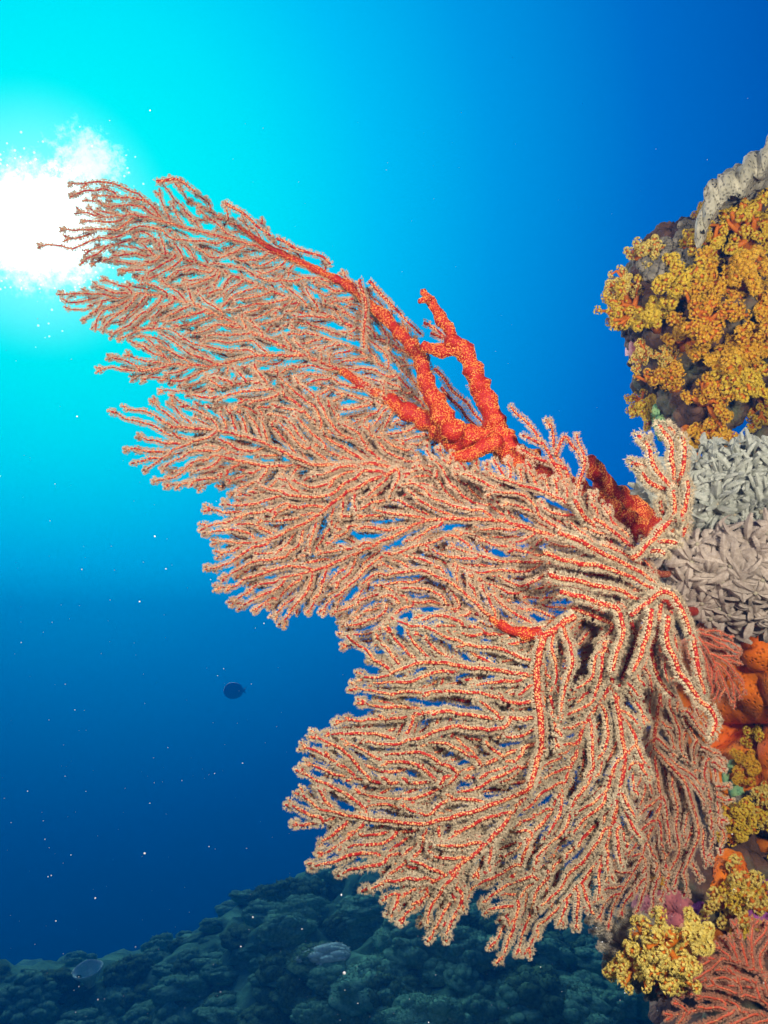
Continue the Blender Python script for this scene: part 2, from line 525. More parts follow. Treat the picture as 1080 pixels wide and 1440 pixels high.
# ------------------------------------------------------------------ the setting: seabed slope and the reef wall
def seabed_mesh():
    # crest of the near slope, then the drop-off and the next, farther rise
    xs = np.linspace(-420, 1500, 150)
    crest = np.interp(xs, [-420, 0, 70, 130, 200, 280, 330, 430, 520, 640, 760, 900, 1500], [1425, 1398, 1384, 1368, 1352, 1312, 1272, 1234, 1216, 1212, 1230, 1250, 1240])
    dcrest = np.interp(xs, [-420, 0, 430, 760, 1500], [5.4, 5.6, 6.4, 6.2, 5.8])
    far = np.interp(xs, [-420, 0, 180, 300, 450, 700, 1500], [1330, 1320, 1296, 1262, 1205, 1180, 1170])
    Cc = at(xs, crest, dcrest); Fr = at(xs, far + 60, dcrest + 7.0)
    mid = (Cc + Fr) / 2; mid[:, 2] = Cc[:, 2] - 1.1
    near = at(xs, crest * 0 + 1640, dcrest * 0 + 3.0); near[:, 2] = np.minimum(near[:, 2], Cc[:, 2] - .5)
    back = near.copy(); back[:, 1] = -.6; back[:, 2] -= .35
    back[:, 0] *= 1.2
    end = Fr.copy(); end[:, 1] += 2.5; end[:, 2] -= 2.0
    keys = np.stack((back, near, Cc, mid, Fr, end)); kt = np.array([0, .12, .55, .68, .86, 1.0])
    T = np.concatenate((np.linspace(0, .12, 8), np.linspace(.13, .56, 110), np.linspace(.57, 1, 50)))
    G = np.empty((len(T), len(xs), 3))
    for c in range(3):
        for i in range(len(xs)):
            G[:, i, c] = np.interp(T, kt, keys[:, i, c])
    for it in range(2):
        G[1:-1] = .25 * G[:-2] + .5 * G[1:-1] + .25 * G[2:]
    for i in range(G.shape[0]):
        for j in range(G.shape[1]):
            p = Vector(G[i, j])
            h = .16 * mnoise.fractal(p * 1.1, 1.0, 2.0, 3)
            dd = mnoise.voronoi(Vector((p.x, p.y, 0)) * 3.2)[0][0]
            h += .12 * (math.sqrt(max(0, 1 - min(1, dd * 1.5) ** 2)) - .5)
            dd = mnoise.voronoi(Vector((p.x, p.y, 3)) * 9)[0][0]
            h += .035 * (math.sqrt(max(0, 1 - min(1, dd * 1.5) ** 2)) - .5)
            G[i, j, 2] += h
    return G


G = seabed_mesh()
mb = MB(); nr, nc = G.shape[:2]
i = np.arange(nr - 1)[:, None] * nc; j = np.arange(nc - 1)[None]
mb.add(G, None, np.stack((i + j, i + j + 1, i + nc + j + 1, i + nc + j), -1))
seabed = mb.build('seabed', M['seabed']); seabed['kind'] = 'structure'
SEA = BVHTree.FromPolygons([tuple(v) for v in G.reshape(-1, 3)], np.stack((i + j, i + j + 1, i + nc + j + 1, i + nc + j), -1).reshape(-1, 4).tolist())


def rock(name, parts, mt):
    mb = MB()
    for (px, py, d, rx, ry, rz, amp, seed) in parts:
        c = P3(px, py, d); k = d / F
        blob(mb, c, (rx * k, rz, ry * k), 6, amp, 2.3, seed, .10, 5.0)
    o = mb.build(name, mt); o['kind'] = 'structure'
    me = o.data
    tri = [tuple(p.vertices) for p in me.polygons]
    return o, BVHTree.FromPolygons([v.co[:] for v in me.vertices], tri)


wall, WALL = rock('reef_wall', [(1210, 1090, 1.80, 270, 470, .48, .22, 2), (1130, 820, 1.62, 165, 200, .30, .2, 4), (1012, 800, 1.52, 90, 90, .14, .16, 6), (1005, 1275, 1.50, 115, 100, .16, .16, 7), (1185, 1500, 1.75, 250, 200, .4, .22, 9)], M['rock'])
crop, CROP = rock('reef_outcrop', [(1125, 385, 1.72, 140, 125, .26, .16, 12), (985, 470, 1.68, 92, 100, .20, .16, 5), (920, 425, 1.66, 44, 60, .12, .16, 8), (948, 368, 1.70, 52, 42, .12, .16, 14), (903, 392, 1.66, 22, 34, .07, .14, 15), (985, 565, 1.66, 58, 62, .13, .16, 9), (1095, 500, 1.74, 110, 62, .2, .16, 3), (1335, 560, 2.0, 175, 270, .4, .2, 17)], M['rock'])


def hit(tree, px, py, default=1.5):
    p = P3(px, py, 1.0)
    loc, nor, idx, dist = tree.ray_cast(Vector((0, 0, 0)), Vector(p).normalized())
    if loc is None: return P3(px, py, default), -FWD
    n = np.array(nor)
    if n @ np.array(p) > 0: n = -n
    return np.array(loc), n


def anchor(parent, tree, p, r, mt, name='stem'):
    """a short stem that carries a colony from the rock when it stands off it"""
    h = tree.ray_cast(Vector(p), Vector(norm(p * 1.0 + np.array((.25, 0, 0)))))
    q = np.array(h[0]) if h[0] is not None and h[3] < .5 else np.array(tree.find_nearest(Vector(p))[0])
    d = np.linalg.norm(q - p)
    if d < .02: return
    q = q + (q - p) / d * .02; m = (p + q) / 2 - np.array((0, 0, .12 * d)); mb = MB()
    a = np.stack([(1 - u) ** 2 * p + 2 * u * (1 - u) * m + u * u * q for u in np.linspace(0, 1, 9)])
    rr = np.interp(np.linspace(0, 1, 9), (0, .7, 1), (r, r * 1.15, r * 1.8)); tube(mb, a, rr, 8, .15, 60.0)
    w_ = parent.matrix_basis.inverted()
    o = mb.build(name, mt, origin=(0, 0, 0)); o.parent = parent; o.matrix_parent_inverse = w_




# ------------------------------------------------------------------ sea fans
def polyps(mb, pts, r, size, ds, g, K=8, lo=-.55, hi=.50, taper=False):
    s = np.asarray(pts, float)
    ext = np.c_[s, np.broadcast_to(r, (len(s),))]
    p = resample(ext, ds); rr = p[:, 3]; p = p[:, :3]
    if len(p) < 2: return
    t, n, b = frames(p)
    roots = []; dirs = []
    for side in (-1, 1):
        for rep in (0, 1):
            a = g.uniform(lo, hi, len(p))[:, None] if rep else g.uniform(-.25, .25, len(p))[:, None]
            d = norm(np.cos(a) * side * b + np.sin(a) * n + g.normal(0, .30, (len(p), 1)) * t)
            q = p + d * rr[:, None] * .8 + t * g.uniform(-.5, .5, (len(p), 1)) * ds
            roots.append(q); dirs.append(d)
    pick = g.random(len(p)) < .20
    a = g.uniform(.75, 2.4, len(p))[:, None]; d = norm(np.cos(a) * b + np.sin(a) * n); fr = np.zeros(len(p))
    roots.append((p + d * rr[:, None] * .8)[pick]); dirs.append(d[pick]); nf = int(pick.sum())
    m = 9
    d = norm(t[-1] + g.normal(0, .6, (m, 3))); roots.append(p[-1] + d * rr[-1] * .8); dirs.append(d)
    root = np.concatenate(roots); d = np.concatenate(dirs)
    L = size * g.uniform(.55, 1.15, len(root)); L[len(root) - m - nf:len(root) - m] *= .38
    if taper: L[:4 * len(p)] *= np.tile(1 - .5 * np.linspace(0, 1, len(p)) ** 3, 4); L[-m:] *= .55
    spikes(mb, root, d, L * .75, size * .24)
    tip = root + d * (L * .42)[:, None]
    k = np.repeat(np.arange(len(root)), K)
    pd = g.normal(0, 1, (len(k), 3)); pd -= (pd * d[k]).sum(1, keepdims=True) * d[k]; pd = norm(pd)
    td = norm(d[k] * g.uniform(.25, 1.0, (len(k), 1)) + pd * .85)
    spikes(mb, tip[k], td, L[k] * g.uniform(.40, .75, len(k)), size * .125)


def fan_lobe(parent, poly, roots, depth, seed, sp=.0132, r0=.0021, psize=.0052, red=None, pol=None, wav=.012, K=8,
             holes=(), rootr=None, ds=.0024, wob=.006, spread=.85, wander=1.0, stop=.026, layers=2):
    """one flat spray of the colony: every main branch becomes a part that carries its polyps"""
    g = np.random.default_rng(seed + 100)
    red = red or M['red']; pol = pol or M['polyp']
    sp = sp * .96; r0 = r0 * .92; psize = psize * 1.28
    poly = np.array(poly, float); c = poly.mean(0); dm = depth(c[0], c[1])
    spx = sp * F / dm
    tb = {}; pb = {}
    for lay in range(layers):
        rc = .5 * c + .5 * np.array(roots[0][0]); pl = poly if lay == 0 else rc + (poly - rc) * (.87 if lay == 1 else .78)
        ch = colonize(pl, roots, spx, spx / 3.2, seed + 50 * lay, spread, wander, stop, holes, 1.0 if lay == 0 else .6)
        # little forks at the tips and stubs along the way
        more = []
        for pts, leaf, rid in ch:
            t = norm(pts[-1] - pts[-2]); L = spx * g.uniform(.35, .75)
            for sg in ((-1, 1) if g.random() < .75 else (g.choice((-1, 1)),)):
                an = sg * g.uniform(.35, .85); cs, sn = math.cos(an), math.sin(an)
                e = np.array((t[0] * cs - t[1] * sn, t[0] * sn + t[1] * cs)); q = np.array([pts[-1], pts[-1] + e * L * .4, pts[-1] + (e * .8 + t * .35) * L])
                more.append((q, np.ones(3), rid))
        for pts, leaf, rid in ch:
            for q in range(5, len(pts) - 3, 5):
                if g.random() < .42:
                    t = norm(pts[q + 1] - pts[q - 1]); an = g.choice((-1, 1)) * g.uniform(.5, 1.0); cs, sn = math.cos(an), math.sin(an); L = spx * g.uniform(.35, .8)
                    e = np.array((t[0] * cs - t[1] * sn, t[0] * sn + t[1] * cs)); more.append((np.array([pts[q], pts[q] + e * L * .5, pts[q] + (e * .8 + t * .4) * L]), np.ones(3), rid))
        for pts, leaf, rid in ch + more:
            x, y = pts[:, 0], pts[:, 1]
            if len(pts) > 3:
                jx = np.array([n2(a, b, 1 / (spx * .9), seed + 31) for a, b in pts]); jy = np.array([n2(a, b, 1 / (spx * .9), seed + 57) for a, b in pts])
                x = x + jx * spx * .16; y = y + jy * spx * .16
            off = g.normal(0, wob)
            d = np.array([depth(a, b) + wav * n2(a, b, 1 / 45.0, seed) + wav * 1.8 * n2(a, b, 1 / 120.0, seed + 3) for a, b in pts]) + .016 * lay
            if len(pts) > 3: d = d + off * np.minimum(1, np.arange(len(d)) / 8.0)
            p3 = at(x, y, d)
            r = r0 * np.minimum(leaf, 40) ** .11 * (1 + (.0 if rootr is None else rootr * np.clip((leaf - 15) / 60.0, 0, 1)))
            p3r = resample(np.c_[p3, r], .0036); p3, r = p3r[:, :3], p3r[:, 3]
            r = r * (1 + g.uniform(-.12, .12, len(r))) * (1 - .35 * np.linspace(0, 1, len(r)) ** 3)
            tube(tb.setdefault(rid, MB()), p3, r, 6)
            polyps(pb.setdefault(rid, MB()), p3, r, psize, ds, g, K, taper=True)
    for rid in tb:
        br = tb[rid].build('branch', red, parent)
        pb[rid].build('polyps', pol, br, smooth=False)


def cord(mb, pb, pts, d, r, psize, g, ds=.003, K=7, step=5.0, lump=.12):
    """a traced branch with its own thickness"""
    pts = smooth(resample(np.array(pts, float), step), 3)
    pts = pts + np.array([(n2(a, b_, 1 / 22., 5), n2(a, b_, 1 / 22., 9)) for a, b_ in pts]) * 3.2
    n = len(pts); dd = np.linspace(d[0], d[1], n) if isinstance(d, tuple) else np.full(n, d)
    p3 = at(pts[:, 0], pts[:, 1], dd)
    rr = np.interp(np.linspace(0, 1, n), np.linspace(0, 1, len(r)), r) if not isinstance(r, float) else np.full(n, r)
    tube(mb, p3, rr, 8, lump, 200.0)
    if pb is not None: polyps(pb, p3, rr, psize, ds, g, K)
    return p3


base, _ = hit(WALL, 935, 800, 1.3)
fan = thing('sea_fan', 'huge red branched sea fan furred with cream polyps, spreading left from the reef wall', 'sea fan', base)
W = lambda x, y, a, bx, by: a + bx * (x - 600) + by * (y - 700)

# upper spray, farthest and nearest the sun
fan_lobe(fan, [(90, 255), (150, 258), (215, 266), (240, 250), (270, 265), (320, 293), (380, 325), (410, 352), (450, 370), (490, 387), (525, 400), (545, 440), (575, 465), (605, 500), (620, 560), (645, 600), (620, 612), (590, 585), (540, 560), (490, 525), (430, 505), (380, 480), (330, 455), (290, 425), (240, 405), (190, 385), (150, 372), (105, 372), (140, 355), (50, 345), (95, 333), (75, 318), (125, 310), (98, 298), (135, 285), (95, 270)],
         [[(612, 590), (590, 505), (540, 445), (485, 400), (420, 368), (370, 345), (330, 315), (270, 285)],
          [(590, 505), (520, 470), (440, 435), (360, 400), (290, 375), (220, 350)],
          [(420, 368), (340, 340), (260, 320), (180, 300)],
          [(612, 590), (560, 530), (500, 490), (440, 470)]],
         lambda x, y: W(x, y, 1.29, -.00016, 0), 11, sp=.0126, rootr=.5, r0=.0018, psize=.0046)
# second spray
fan_lobe(fan, [(80, 412), (130, 400), (200, 392), (260, 405), (330, 445), (420, 480), (500, 520), (580, 575), (640, 625), (600, 640), (540, 640), (490, 615), (430, 560), (350, 522), (290, 538), (240, 556), (200, 530), (160, 530), (125, 517), (155, 502), (205, 490), (160, 474), (135, 458), (100, 438)],
         [[(615, 605), (565, 575), (500, 530), (430, 500), (360, 470), (290, 435), (230, 415), (160, 412)],
          [(430, 500), (360, 500), (300, 515), (230, 512)],
          [(565, 575), (500, 560), (450, 540)]],
         lambda x, y: W(x, y, 1.25, -.00016, 0), 12, sp=.0124, rootr=.5, r0=.0018, psize=.0046)
# ridge spray
fan_lobe(fan, [(165, 580), (210, 572), (250, 558), (300, 528), (350, 512), (420, 535), (480, 595), (560, 622), (640, 640), (700, 660), (690, 700), (600, 700), (520, 700), (470, 690), (430, 680), (400, 705), (330, 705), (310, 665), (260, 685), (225, 680), (185, 655), (172, 630), (192, 610)],
         [[(860, 760), (760, 712), (640, 672), (520, 652), (465, 620), (415, 565), (360, 535), (300, 548)],
          [(520, 652), (440, 655), (370, 622), (310, 605), (240, 600)],
          [(440, 655), (370, 655), (300, 640)]],
         lambda x, y: W(x, y, 1.19, -.00018, -.0001), 13, layers=3, sp=.0130, rootr=.3)
# middle spray
fan_lobe(fan, [(285, 745), (300, 712), (335, 695), (420, 668), (500, 655), (640, 655), (700, 675), (770, 720), (790, 820), (800, 870), (700, 895), (620, 868), (560, 866), (520, 884), (490, 908), (475, 905), (482, 880), (440, 862), (395, 876), (350, 862), (310, 835), (292, 795), (312, 770)],
         [[(560, 660), (490, 690), (440, 730), (380, 760), (330, 765)],
          [(800, 760), (700, 730), (600, 730), (520, 770), (450, 800), (390, 815)],
          [(800, 868), (745, 890), (690, 868), (640, 822), (590, 800), (540, 810)],
          [(690, 868), (610, 845), (540, 850)],
          [(840, 790), (760, 790), (700, 790), (640, 770)]],
         lambda x, y: W(x, y, 1.13, -.00010, -.0001), 14, layers=3, sp=.0130, rootr=.4)
# lower left spray around the red hub
fan_lobe(fan, [(490, 905), (520, 880), (600, 858), (700, 880), (745, 892), (800, 930), (800, 1050), (745, 1120), (700, 1190), (640, 1255), (600, 1265), (520, 1242), (470, 1240), (445, 1215), (438, 1180), (410, 1180), (400, 1130), (430, 1118), (403, 1085), (438, 1070), (440, 1040), (468, 1030), (475, 1010), (500, 1015), (525, 1040), (510, 1000), (497, 965), (517, 940)],
         [[(808, 866), (762, 895), (752, 950), (764, 1040), (745, 1110), (700, 1170), (660, 1210), (620, 1230)],
          [(752, 950), (680, 940), (600, 930), (550, 945)],
          [(764, 1010), (690, 1010), (620, 1000), (560, 1010)],
          [(764, 1040), (690, 1070), (610, 1100), (530, 1100), (470, 1090)],
          [(745, 1110), (670, 1140), (590, 1160), (510, 1150), (450, 1140)]],
         lambda x, y: W(x, y, 1.075, -.00004, -.00018), 15, layers=3, sp=.0140, r0=.0024, psize=.0056, rootr=.5, pol=M['polyp_near'])
# tuft hanging below it
fan_lobe(fan, [(690, 1180), (640, 1258), (655, 1280), (632, 1262), (630, 1300), (610, 1322), (590, 1300), (562, 1290), (520, 1287), (532, 1260), (512, 1238), (600, 1200)],
         [[(705, 1165), (650, 1215), (600, 1245), (560, 1260)], [(650, 1215), (610, 1265), (600, 1290)]],
         lambda x, y: W(x, y, 1.03, 0, -.00012), 16, sp=.0140, r0=.0024, psize=.0060, pol=M['polyp_near'])
# lower middle spray
fan_lobe(fan, [(775, 1000), (830, 930), (900, 940), (915, 1040), (900, 1130), (885, 1200), (830, 1290), (780, 1312), (740, 1340), (705, 1346), (690, 1328), (712, 1310), (680, 1298), (660, 1268), (645, 1250), (700, 1180), (745, 1110)],
         [[(850, 905), (862, 960), (880, 1060), (868, 1130), (800, 1200), (740, 1250), (710, 1290)],
          [(862, 960), (820, 1020), (800, 1090), (770, 1150), (720, 1200)],
          [(868, 1130), (850, 1200), (800, 1260), (760, 1300)]],
         lambda x, y: W(x, y, 1.06, .00002, -.00010), 17, layers=3, sp=.0136, r0=.0022, psize=.0056, rootr=.5, pol=M['polyp_near'])
# right spray, finer
fan_lobe(fan, [(895, 950), (950, 970), (1000, 1035), (1025, 1090), (1020, 1150), (1002, 1210), (960, 1260), (900, 1292), (850, 1302), (818, 1290), (865, 1220), (890, 1130), (900, 1040)],
         [[(935, 930), (918, 1050), (930, 1130), (900, 1210), (870, 1260)],
          [(938, 960), (968, 1020), (1005, 1080), (1010, 1140)],
          [(918, 1050), (965, 1100), (985, 1170), (960, 1230)]],
         lambda x, y: W(x, y, 1.145, .00012, -.00006), 18, layers=3, sp=.0118, r0=.0018, psize=.0046, rootr=.9)
# strip between the thick stem and the middle
fan_lobe(fan, [(640, 660), (690, 650), (720, 648), (765, 668), (805, 686), (845, 702), (900, 760), (935, 820), (905, 870), (830, 880), (800, 862), (775, 820), (760, 745), (700, 700)],
         [[(905, 780), (845, 735), (775, 695), (700, 672)],
          [(920, 815), (850, 790), (790, 745), (740, 715)],
          [(925, 830), (870, 830), (810, 815)]],
         lambda x, y: W(x, y, 1.09, .00005, -.0001), 19, layers=3, sp=.0128, rootr=.3)
# centre right, beside the hub
fan_lobe(fan, [(772, 885), (830, 862), (900, 862), (950, 880), (965, 950), (905, 985), (840, 985), (770, 1010)],
         [[(930, 835), (880, 880), (840, 930), (800, 980)], [(930, 835), (920, 900), (900, 960)]],
         lambda x, y: W(x, y, 1.10, .0, 0), 20, layers=3, sp=.0126, rootr=.5)

g = np.random.default_rng(55)
# thick knobbly red stems on the upper edge
def stem_piece(pts, d, r, lump=.35, tint=None, twig=False):
    mb = MB(); pts = smooth(resample(np.array(pts, float), 4.0), 3); n = len(pts)
    dd = np.linspace(d[0], d[1], n); p3 = at(pts[:, 0], pts[:, 1], dd)
    rr = np.interp(np.linspace(0, 1, n), np.linspace(0, 1, len(r)), r) * dd / F
    rr = rr * .88 * (1 + .12 * np.sin(np.arange(n) * .95 + pts[0][0]) + g.uniform(-.04, .04, n))
    tube(mb, p3, rr, 16, lump, 62.0)
    o = mb.build('stem', M['stem'], fan)
    V = mb.v[0]; Q = mb.q[0]; A = np.linalg.norm(np.cross(V[Q[:, 1]] - V[Q[:, 0]], V[Q[:, 3]] - V[Q[:, 0]]), axis=1)
    m = int(A.sum() / .0000052); k = g.choice(len(Q), m, p=A / A.sum()); u, w_ = g.random((m, 1)), g.random((m, 1)); q = Q[k]
    pt = (V[q[:, 0]] * (1 - u) + V[q[:, 1]] * u) * (1 - w_) + (V[q[:, 3]] * (1 - u) + V[q[:, 2]] * u) * w_
    cl = np.array([mnoise.noise(Vector(x) * 55) for x in pt]); pt = pt[cl > -.22]
    v, f = ICO[1]; b = MB(); n = len(pt)
    b.add((pt[:, None] + v[None] * g.uniform(.0005, .00105, (n, 1, 1))).reshape(-1, 3), (f[None] + (np.arange(n) * len(v))[:, None, None]).reshape(-1, 3))
    b.build('polyps', M['bud'], o)
    return o
stem_piece([(945, 770), (915, 745), (880, 712), (855, 688), (838, 662), (828, 648)], (1.34, 1.17), (20, 26, 26, 20, 16, 13))
stem_piece([(900, 750), (840, 705), (790, 680), (755, 662), (722, 640), (702, 612), (690, 578), (670, 532), (655, 492), (632, 478)], (1.20, 1.20), (20, 18, 20, 23, 24, 20, 17, 17, 15, 12))
stem_piece([(640, 482), (626, 455), (612, 432), (600, 416), (594, 410)], (1.20, 1.22), (8, 9, 8, 8, 6), .5)
stem_piece([(604, 420), (590, 424)], (1.21, 1.20), (6, 4), .4)
stem_piece([(648, 490), (620, 492), (595, 488)], (1.20, 1.22), (11, 11, 8), .4)
stem_piece([(740, 655), (700, 618), (660, 614), (632, 622), (612, 598), (560, 572), (500, 535), (480, 520)], (1.19, 1.275), (20, 22, 20, 18, 14, 12, 9, 5))
stem_piece([(640, 615), (618, 578), (600, 540), (590, 500), (562, 468), (535, 440)], (1.20, 1.285), (18, 17, 13, 11, 10, 9))
stem_piece([(535, 440), (485, 398), (425, 370), (375, 346), (335, 318)], (1.285, 1.33), (8, 6.5, 5.5, 4.5, 2.5))
stem_piece([(700, 618), (660, 640), (632, 645)], (1.18, 1.17), (14, 12, 8))
# red hub low down
stem_piece([(880, 850), (830, 858), (802, 872), (762, 893), (750, 925), (757, 970), (765, 1030)], (1.09, 1.025), (6, 9, 12, 14, 12, 9, 5), .25)
stem_piece([(762, 893), (720, 888), (690, 870)], (1.04, 1.06), (11, 9, 4), .25)
stem_piece([(940, 840), (932, 880), (925, 930), (945, 985), (975, 1030), (1008, 1075)], (1.26, 1.19), (12, 13, 12, 8, 6, 2), .3)
stem_piece([(900, 860), (865, 905), (868, 960), (880, 1020)], (1.16, 1.06), (12, 10, 8, 5), .3)

# thick furred near branches
near = [([(806, 704), (834, 739), (861, 762), (872, 790)], (1.04, 1.08)), ([(784, 749), (828, 767), (873, 790), (917, 815), (935, 838)], (1.0, 1.04)),
        ([(765, 778), (802, 790), (847, 797), (887, 812), (922, 830)], (1.01, 1.03)), ([(772, 808), (817, 819), (865, 827), (902, 845), (925, 838)], (.99, 1.02)),
        ([(788, 830), (828, 842), (865, 853), (880, 882), (869, 915), (861, 942)], (1.0, .97)), ([(806, 853), (835, 864), (865, 880), (842, 905)], (1.02, 1.01)),
        ([(887, 864), (917, 845), (928, 830), (945, 834), (962, 858), (968, 890)], (.99, .97)), ([(917, 856), (910, 893), (898, 930), (888, 945)], (.975, .96)),
        ([(939, 867), (935, 893), (946, 923), (962, 955), (985, 985), (1004, 1005), (1008, 1018), (1000, 1035)], (.97, .95)),
        ([(930, 850), (925, 880), (915, 915), (925, 950), (945, 980)], (1.0, .99)), ([(955, 860), (975, 900), (980, 940), (990, 975)], (1.0, .98)),
        ([(870, 850), (890, 870), (895, 900), (880, 935), (870, 965)], (1.01, .99))]
for pts, d in near:
    d = (d[0] + .04, d[1] + .05); a, b = MB(), MB(); cord(a, b, pts, d, (.0030, .0031, .0028, .0020), .0080, g, .0026, 9)
    br = a.build('branch', M['red'], fan); b.build('polyps', M['polyp_near'], br, smooth=False)
# loose twigs over the upper edge
twigs = [[(790, 672), (765, 625), (740, 595), (720, 573)], [(765, 625), (735, 613)], [(800, 672), (782, 640), (774, 592)], [(774, 600), (768, 592)], [(782, 640), (795, 610), (806, 625), (820, 652)],
         [(795, 660), (745, 640), (732, 630)], [(810, 690), (825, 655), (812, 612)], [(660, 540), (685, 575), (705, 615)], [(610, 520), (650, 560), (690, 610)], [(620, 545), (660, 590), (690, 622)],
         [(520, 395), (545, 425), (570, 450), (590, 470)], [(505, 392), (512, 420), (515, 455), (510, 490)], [(390, 335), (420, 352), (455, 360), (462, 372)], [(596, 455), (620, 470), (640, 485)], [(605, 470), (628, 478)],
         [(470, 585), (472, 560), (474, 600)], [(318, 285), (345, 305), (380, 330)], [(220, 256), (250, 252), (275, 268)]]
for k, pts in enumerate(twigs):
    a, b = MB(), MB(); dz = 1.14 if pts[0][0] > 700 else 1.27
    cord(a, b, pts, (dz, dz + .02), (.0026, .0022, .0018), .0058, g, .0030, 7)
    br = a.build('branch', M['red'], fan); b.build('polyps', M['polyp'], br, smooth=False)

# sprig standing by itself in front of the grey polyps
Z = lambda L: [(860 + x / 4.8, 600 + y / 4.8) for x, y in L]
sb, _ = hit(WALL, 905, 785, 1.2)
sprig = thing('gorgonian_sprig', 'small upright red gorgonian sprig with pale fuzzy fingers before the grey polyp colony', 'gorgonian', P3(902, 780, 1.06))
for pts in ([(150, 880), (200, 850), (270, 770), (370, 670), (420, 590), (430, 480), (420, 430)], [(420, 440), (340, 340), (280, 260), (240, 130), (180, 60)], [(240, 130), (240, 75)],
            [(420, 440), (415, 340), (405, 200), (400, 90), (330, -10)], [(405, 90), (440, 60), (390, 0)], [(430, 430), (460, 320), (490, 220), (495, 170), (480, 70)],
            [(480, 740), (500, 660), (490, 560), (510, 470), (525, 420), (510, 370)], [(440, 480), (470, 560), (480, 640)], [(370, 420), (280, 390), (220, 350), (195, 310)], [(225, 270), (140, 240)],
            [(345, 590), (325, 550), (335, 490)], [(370, 660), (450, 630)], [(270, 770), (330, 780), (450, 790)], [(400, 745), (440, 720)], [(260, 850), (310, 835), (360, 870)]):
    a, b = MB(), MB(); cord(a, b, Z(pts), (1.06, 1.04), (.0028, .0030, .0023), .0086, g, .0024, 9, 3.0)
    br = a.build('branch', M['red'], sprig); b.build('polyps', M['polyp_near'], br, smooth=False)

# a small salmon fan against the orange sponge, and a salmon fan at the lower right
sf = thing('sea_fan', 'small finely netted salmon sea fan pressed against the bright orange sponge', 'sea fan', P3(985, 900, 1.22))
fan_lobe(sf, [(975, 885), (1018, 888), (1036, 908), (1046, 945), (1044, 975), (1030, 1000), (1018, 985), (1000, 975), (980, 950), (965, 920)],
         [[(978, 890), (998, 918), (1015, 952), (1028, 985)], [(998, 918), (1025, 932), (1040, 955)]], lambda x, y: 1.2 + .0002 * (x - 980), 31, sp=.0085, r0=.0014, psize=.0030, red=M['salmon'], pol=M['salmon_polyp'], wav=.006, K=5, ds=.0028)
lf = thing('sea_fan', 'salmon red bushy sea fan filling the bottom right corner under the yellow soft coral', 'sea fan', P3(1075, 1400, 1.2))
for q, (poly, roots, dz) in enumerate((
        ([(912, 1398), (925, 1380), (965, 1350), (1000, 1322), (1040, 1300), (1085, 1290), (1120, 1330), (1120, 1420), (1060, 1400), (1000, 1400), (950, 1405)],
         [[(1110, 1395), (1060, 1360), (1010, 1345), (970, 1365), (930, 1385)], [(1060, 1360), (1055, 1320), (1060, 1300)], [(1110, 1395), (1030, 1385), (980, 1390)]], 1.17),
        ([(925, 1432), (960, 1405), (1010, 1385), (1070, 1380), (1120, 1400), (1120, 1480), (960, 1480), (940, 1445)],
         [[(1115, 1440), (1060, 1425), (1000, 1415), (945, 1428)], [(1060, 1425), (1010, 1450), (970, 1460)], [(1115, 1440), (1070, 1405), (1030, 1395)]], 1.11))):
    fan_lobe(lf, poly, roots, lambda x, y, dz=dz: dz + .0001 * (x - 1000), 33 + q, sp=.0125, r0=.0018, psize=.0042, red=M['salmon'], pol=M['salmon_polyp'], rootr=.8)


anchor(sf, WALL, P3(977, 889, 1.2), .004, M['salmon']); anchor(lf, WALL, P3(1110, 1395, 1.19), .009, M['salmon']); anchor(lf, WALL, P3(1115, 1440, 1.13), .008, M['salmon'])
anchor(sprig, WALL, P3(891, 783, 1.06), .0045, M['red']); anchor(fan, WALL, P3(930, 838, 1.07), .006, M['stem']); anchor(fan, WALL, P3(945, 770, 1.34), .02, M['stem']); anchor(fan, WALL, P3(935, 930, 1.17), .007, M['stem'])


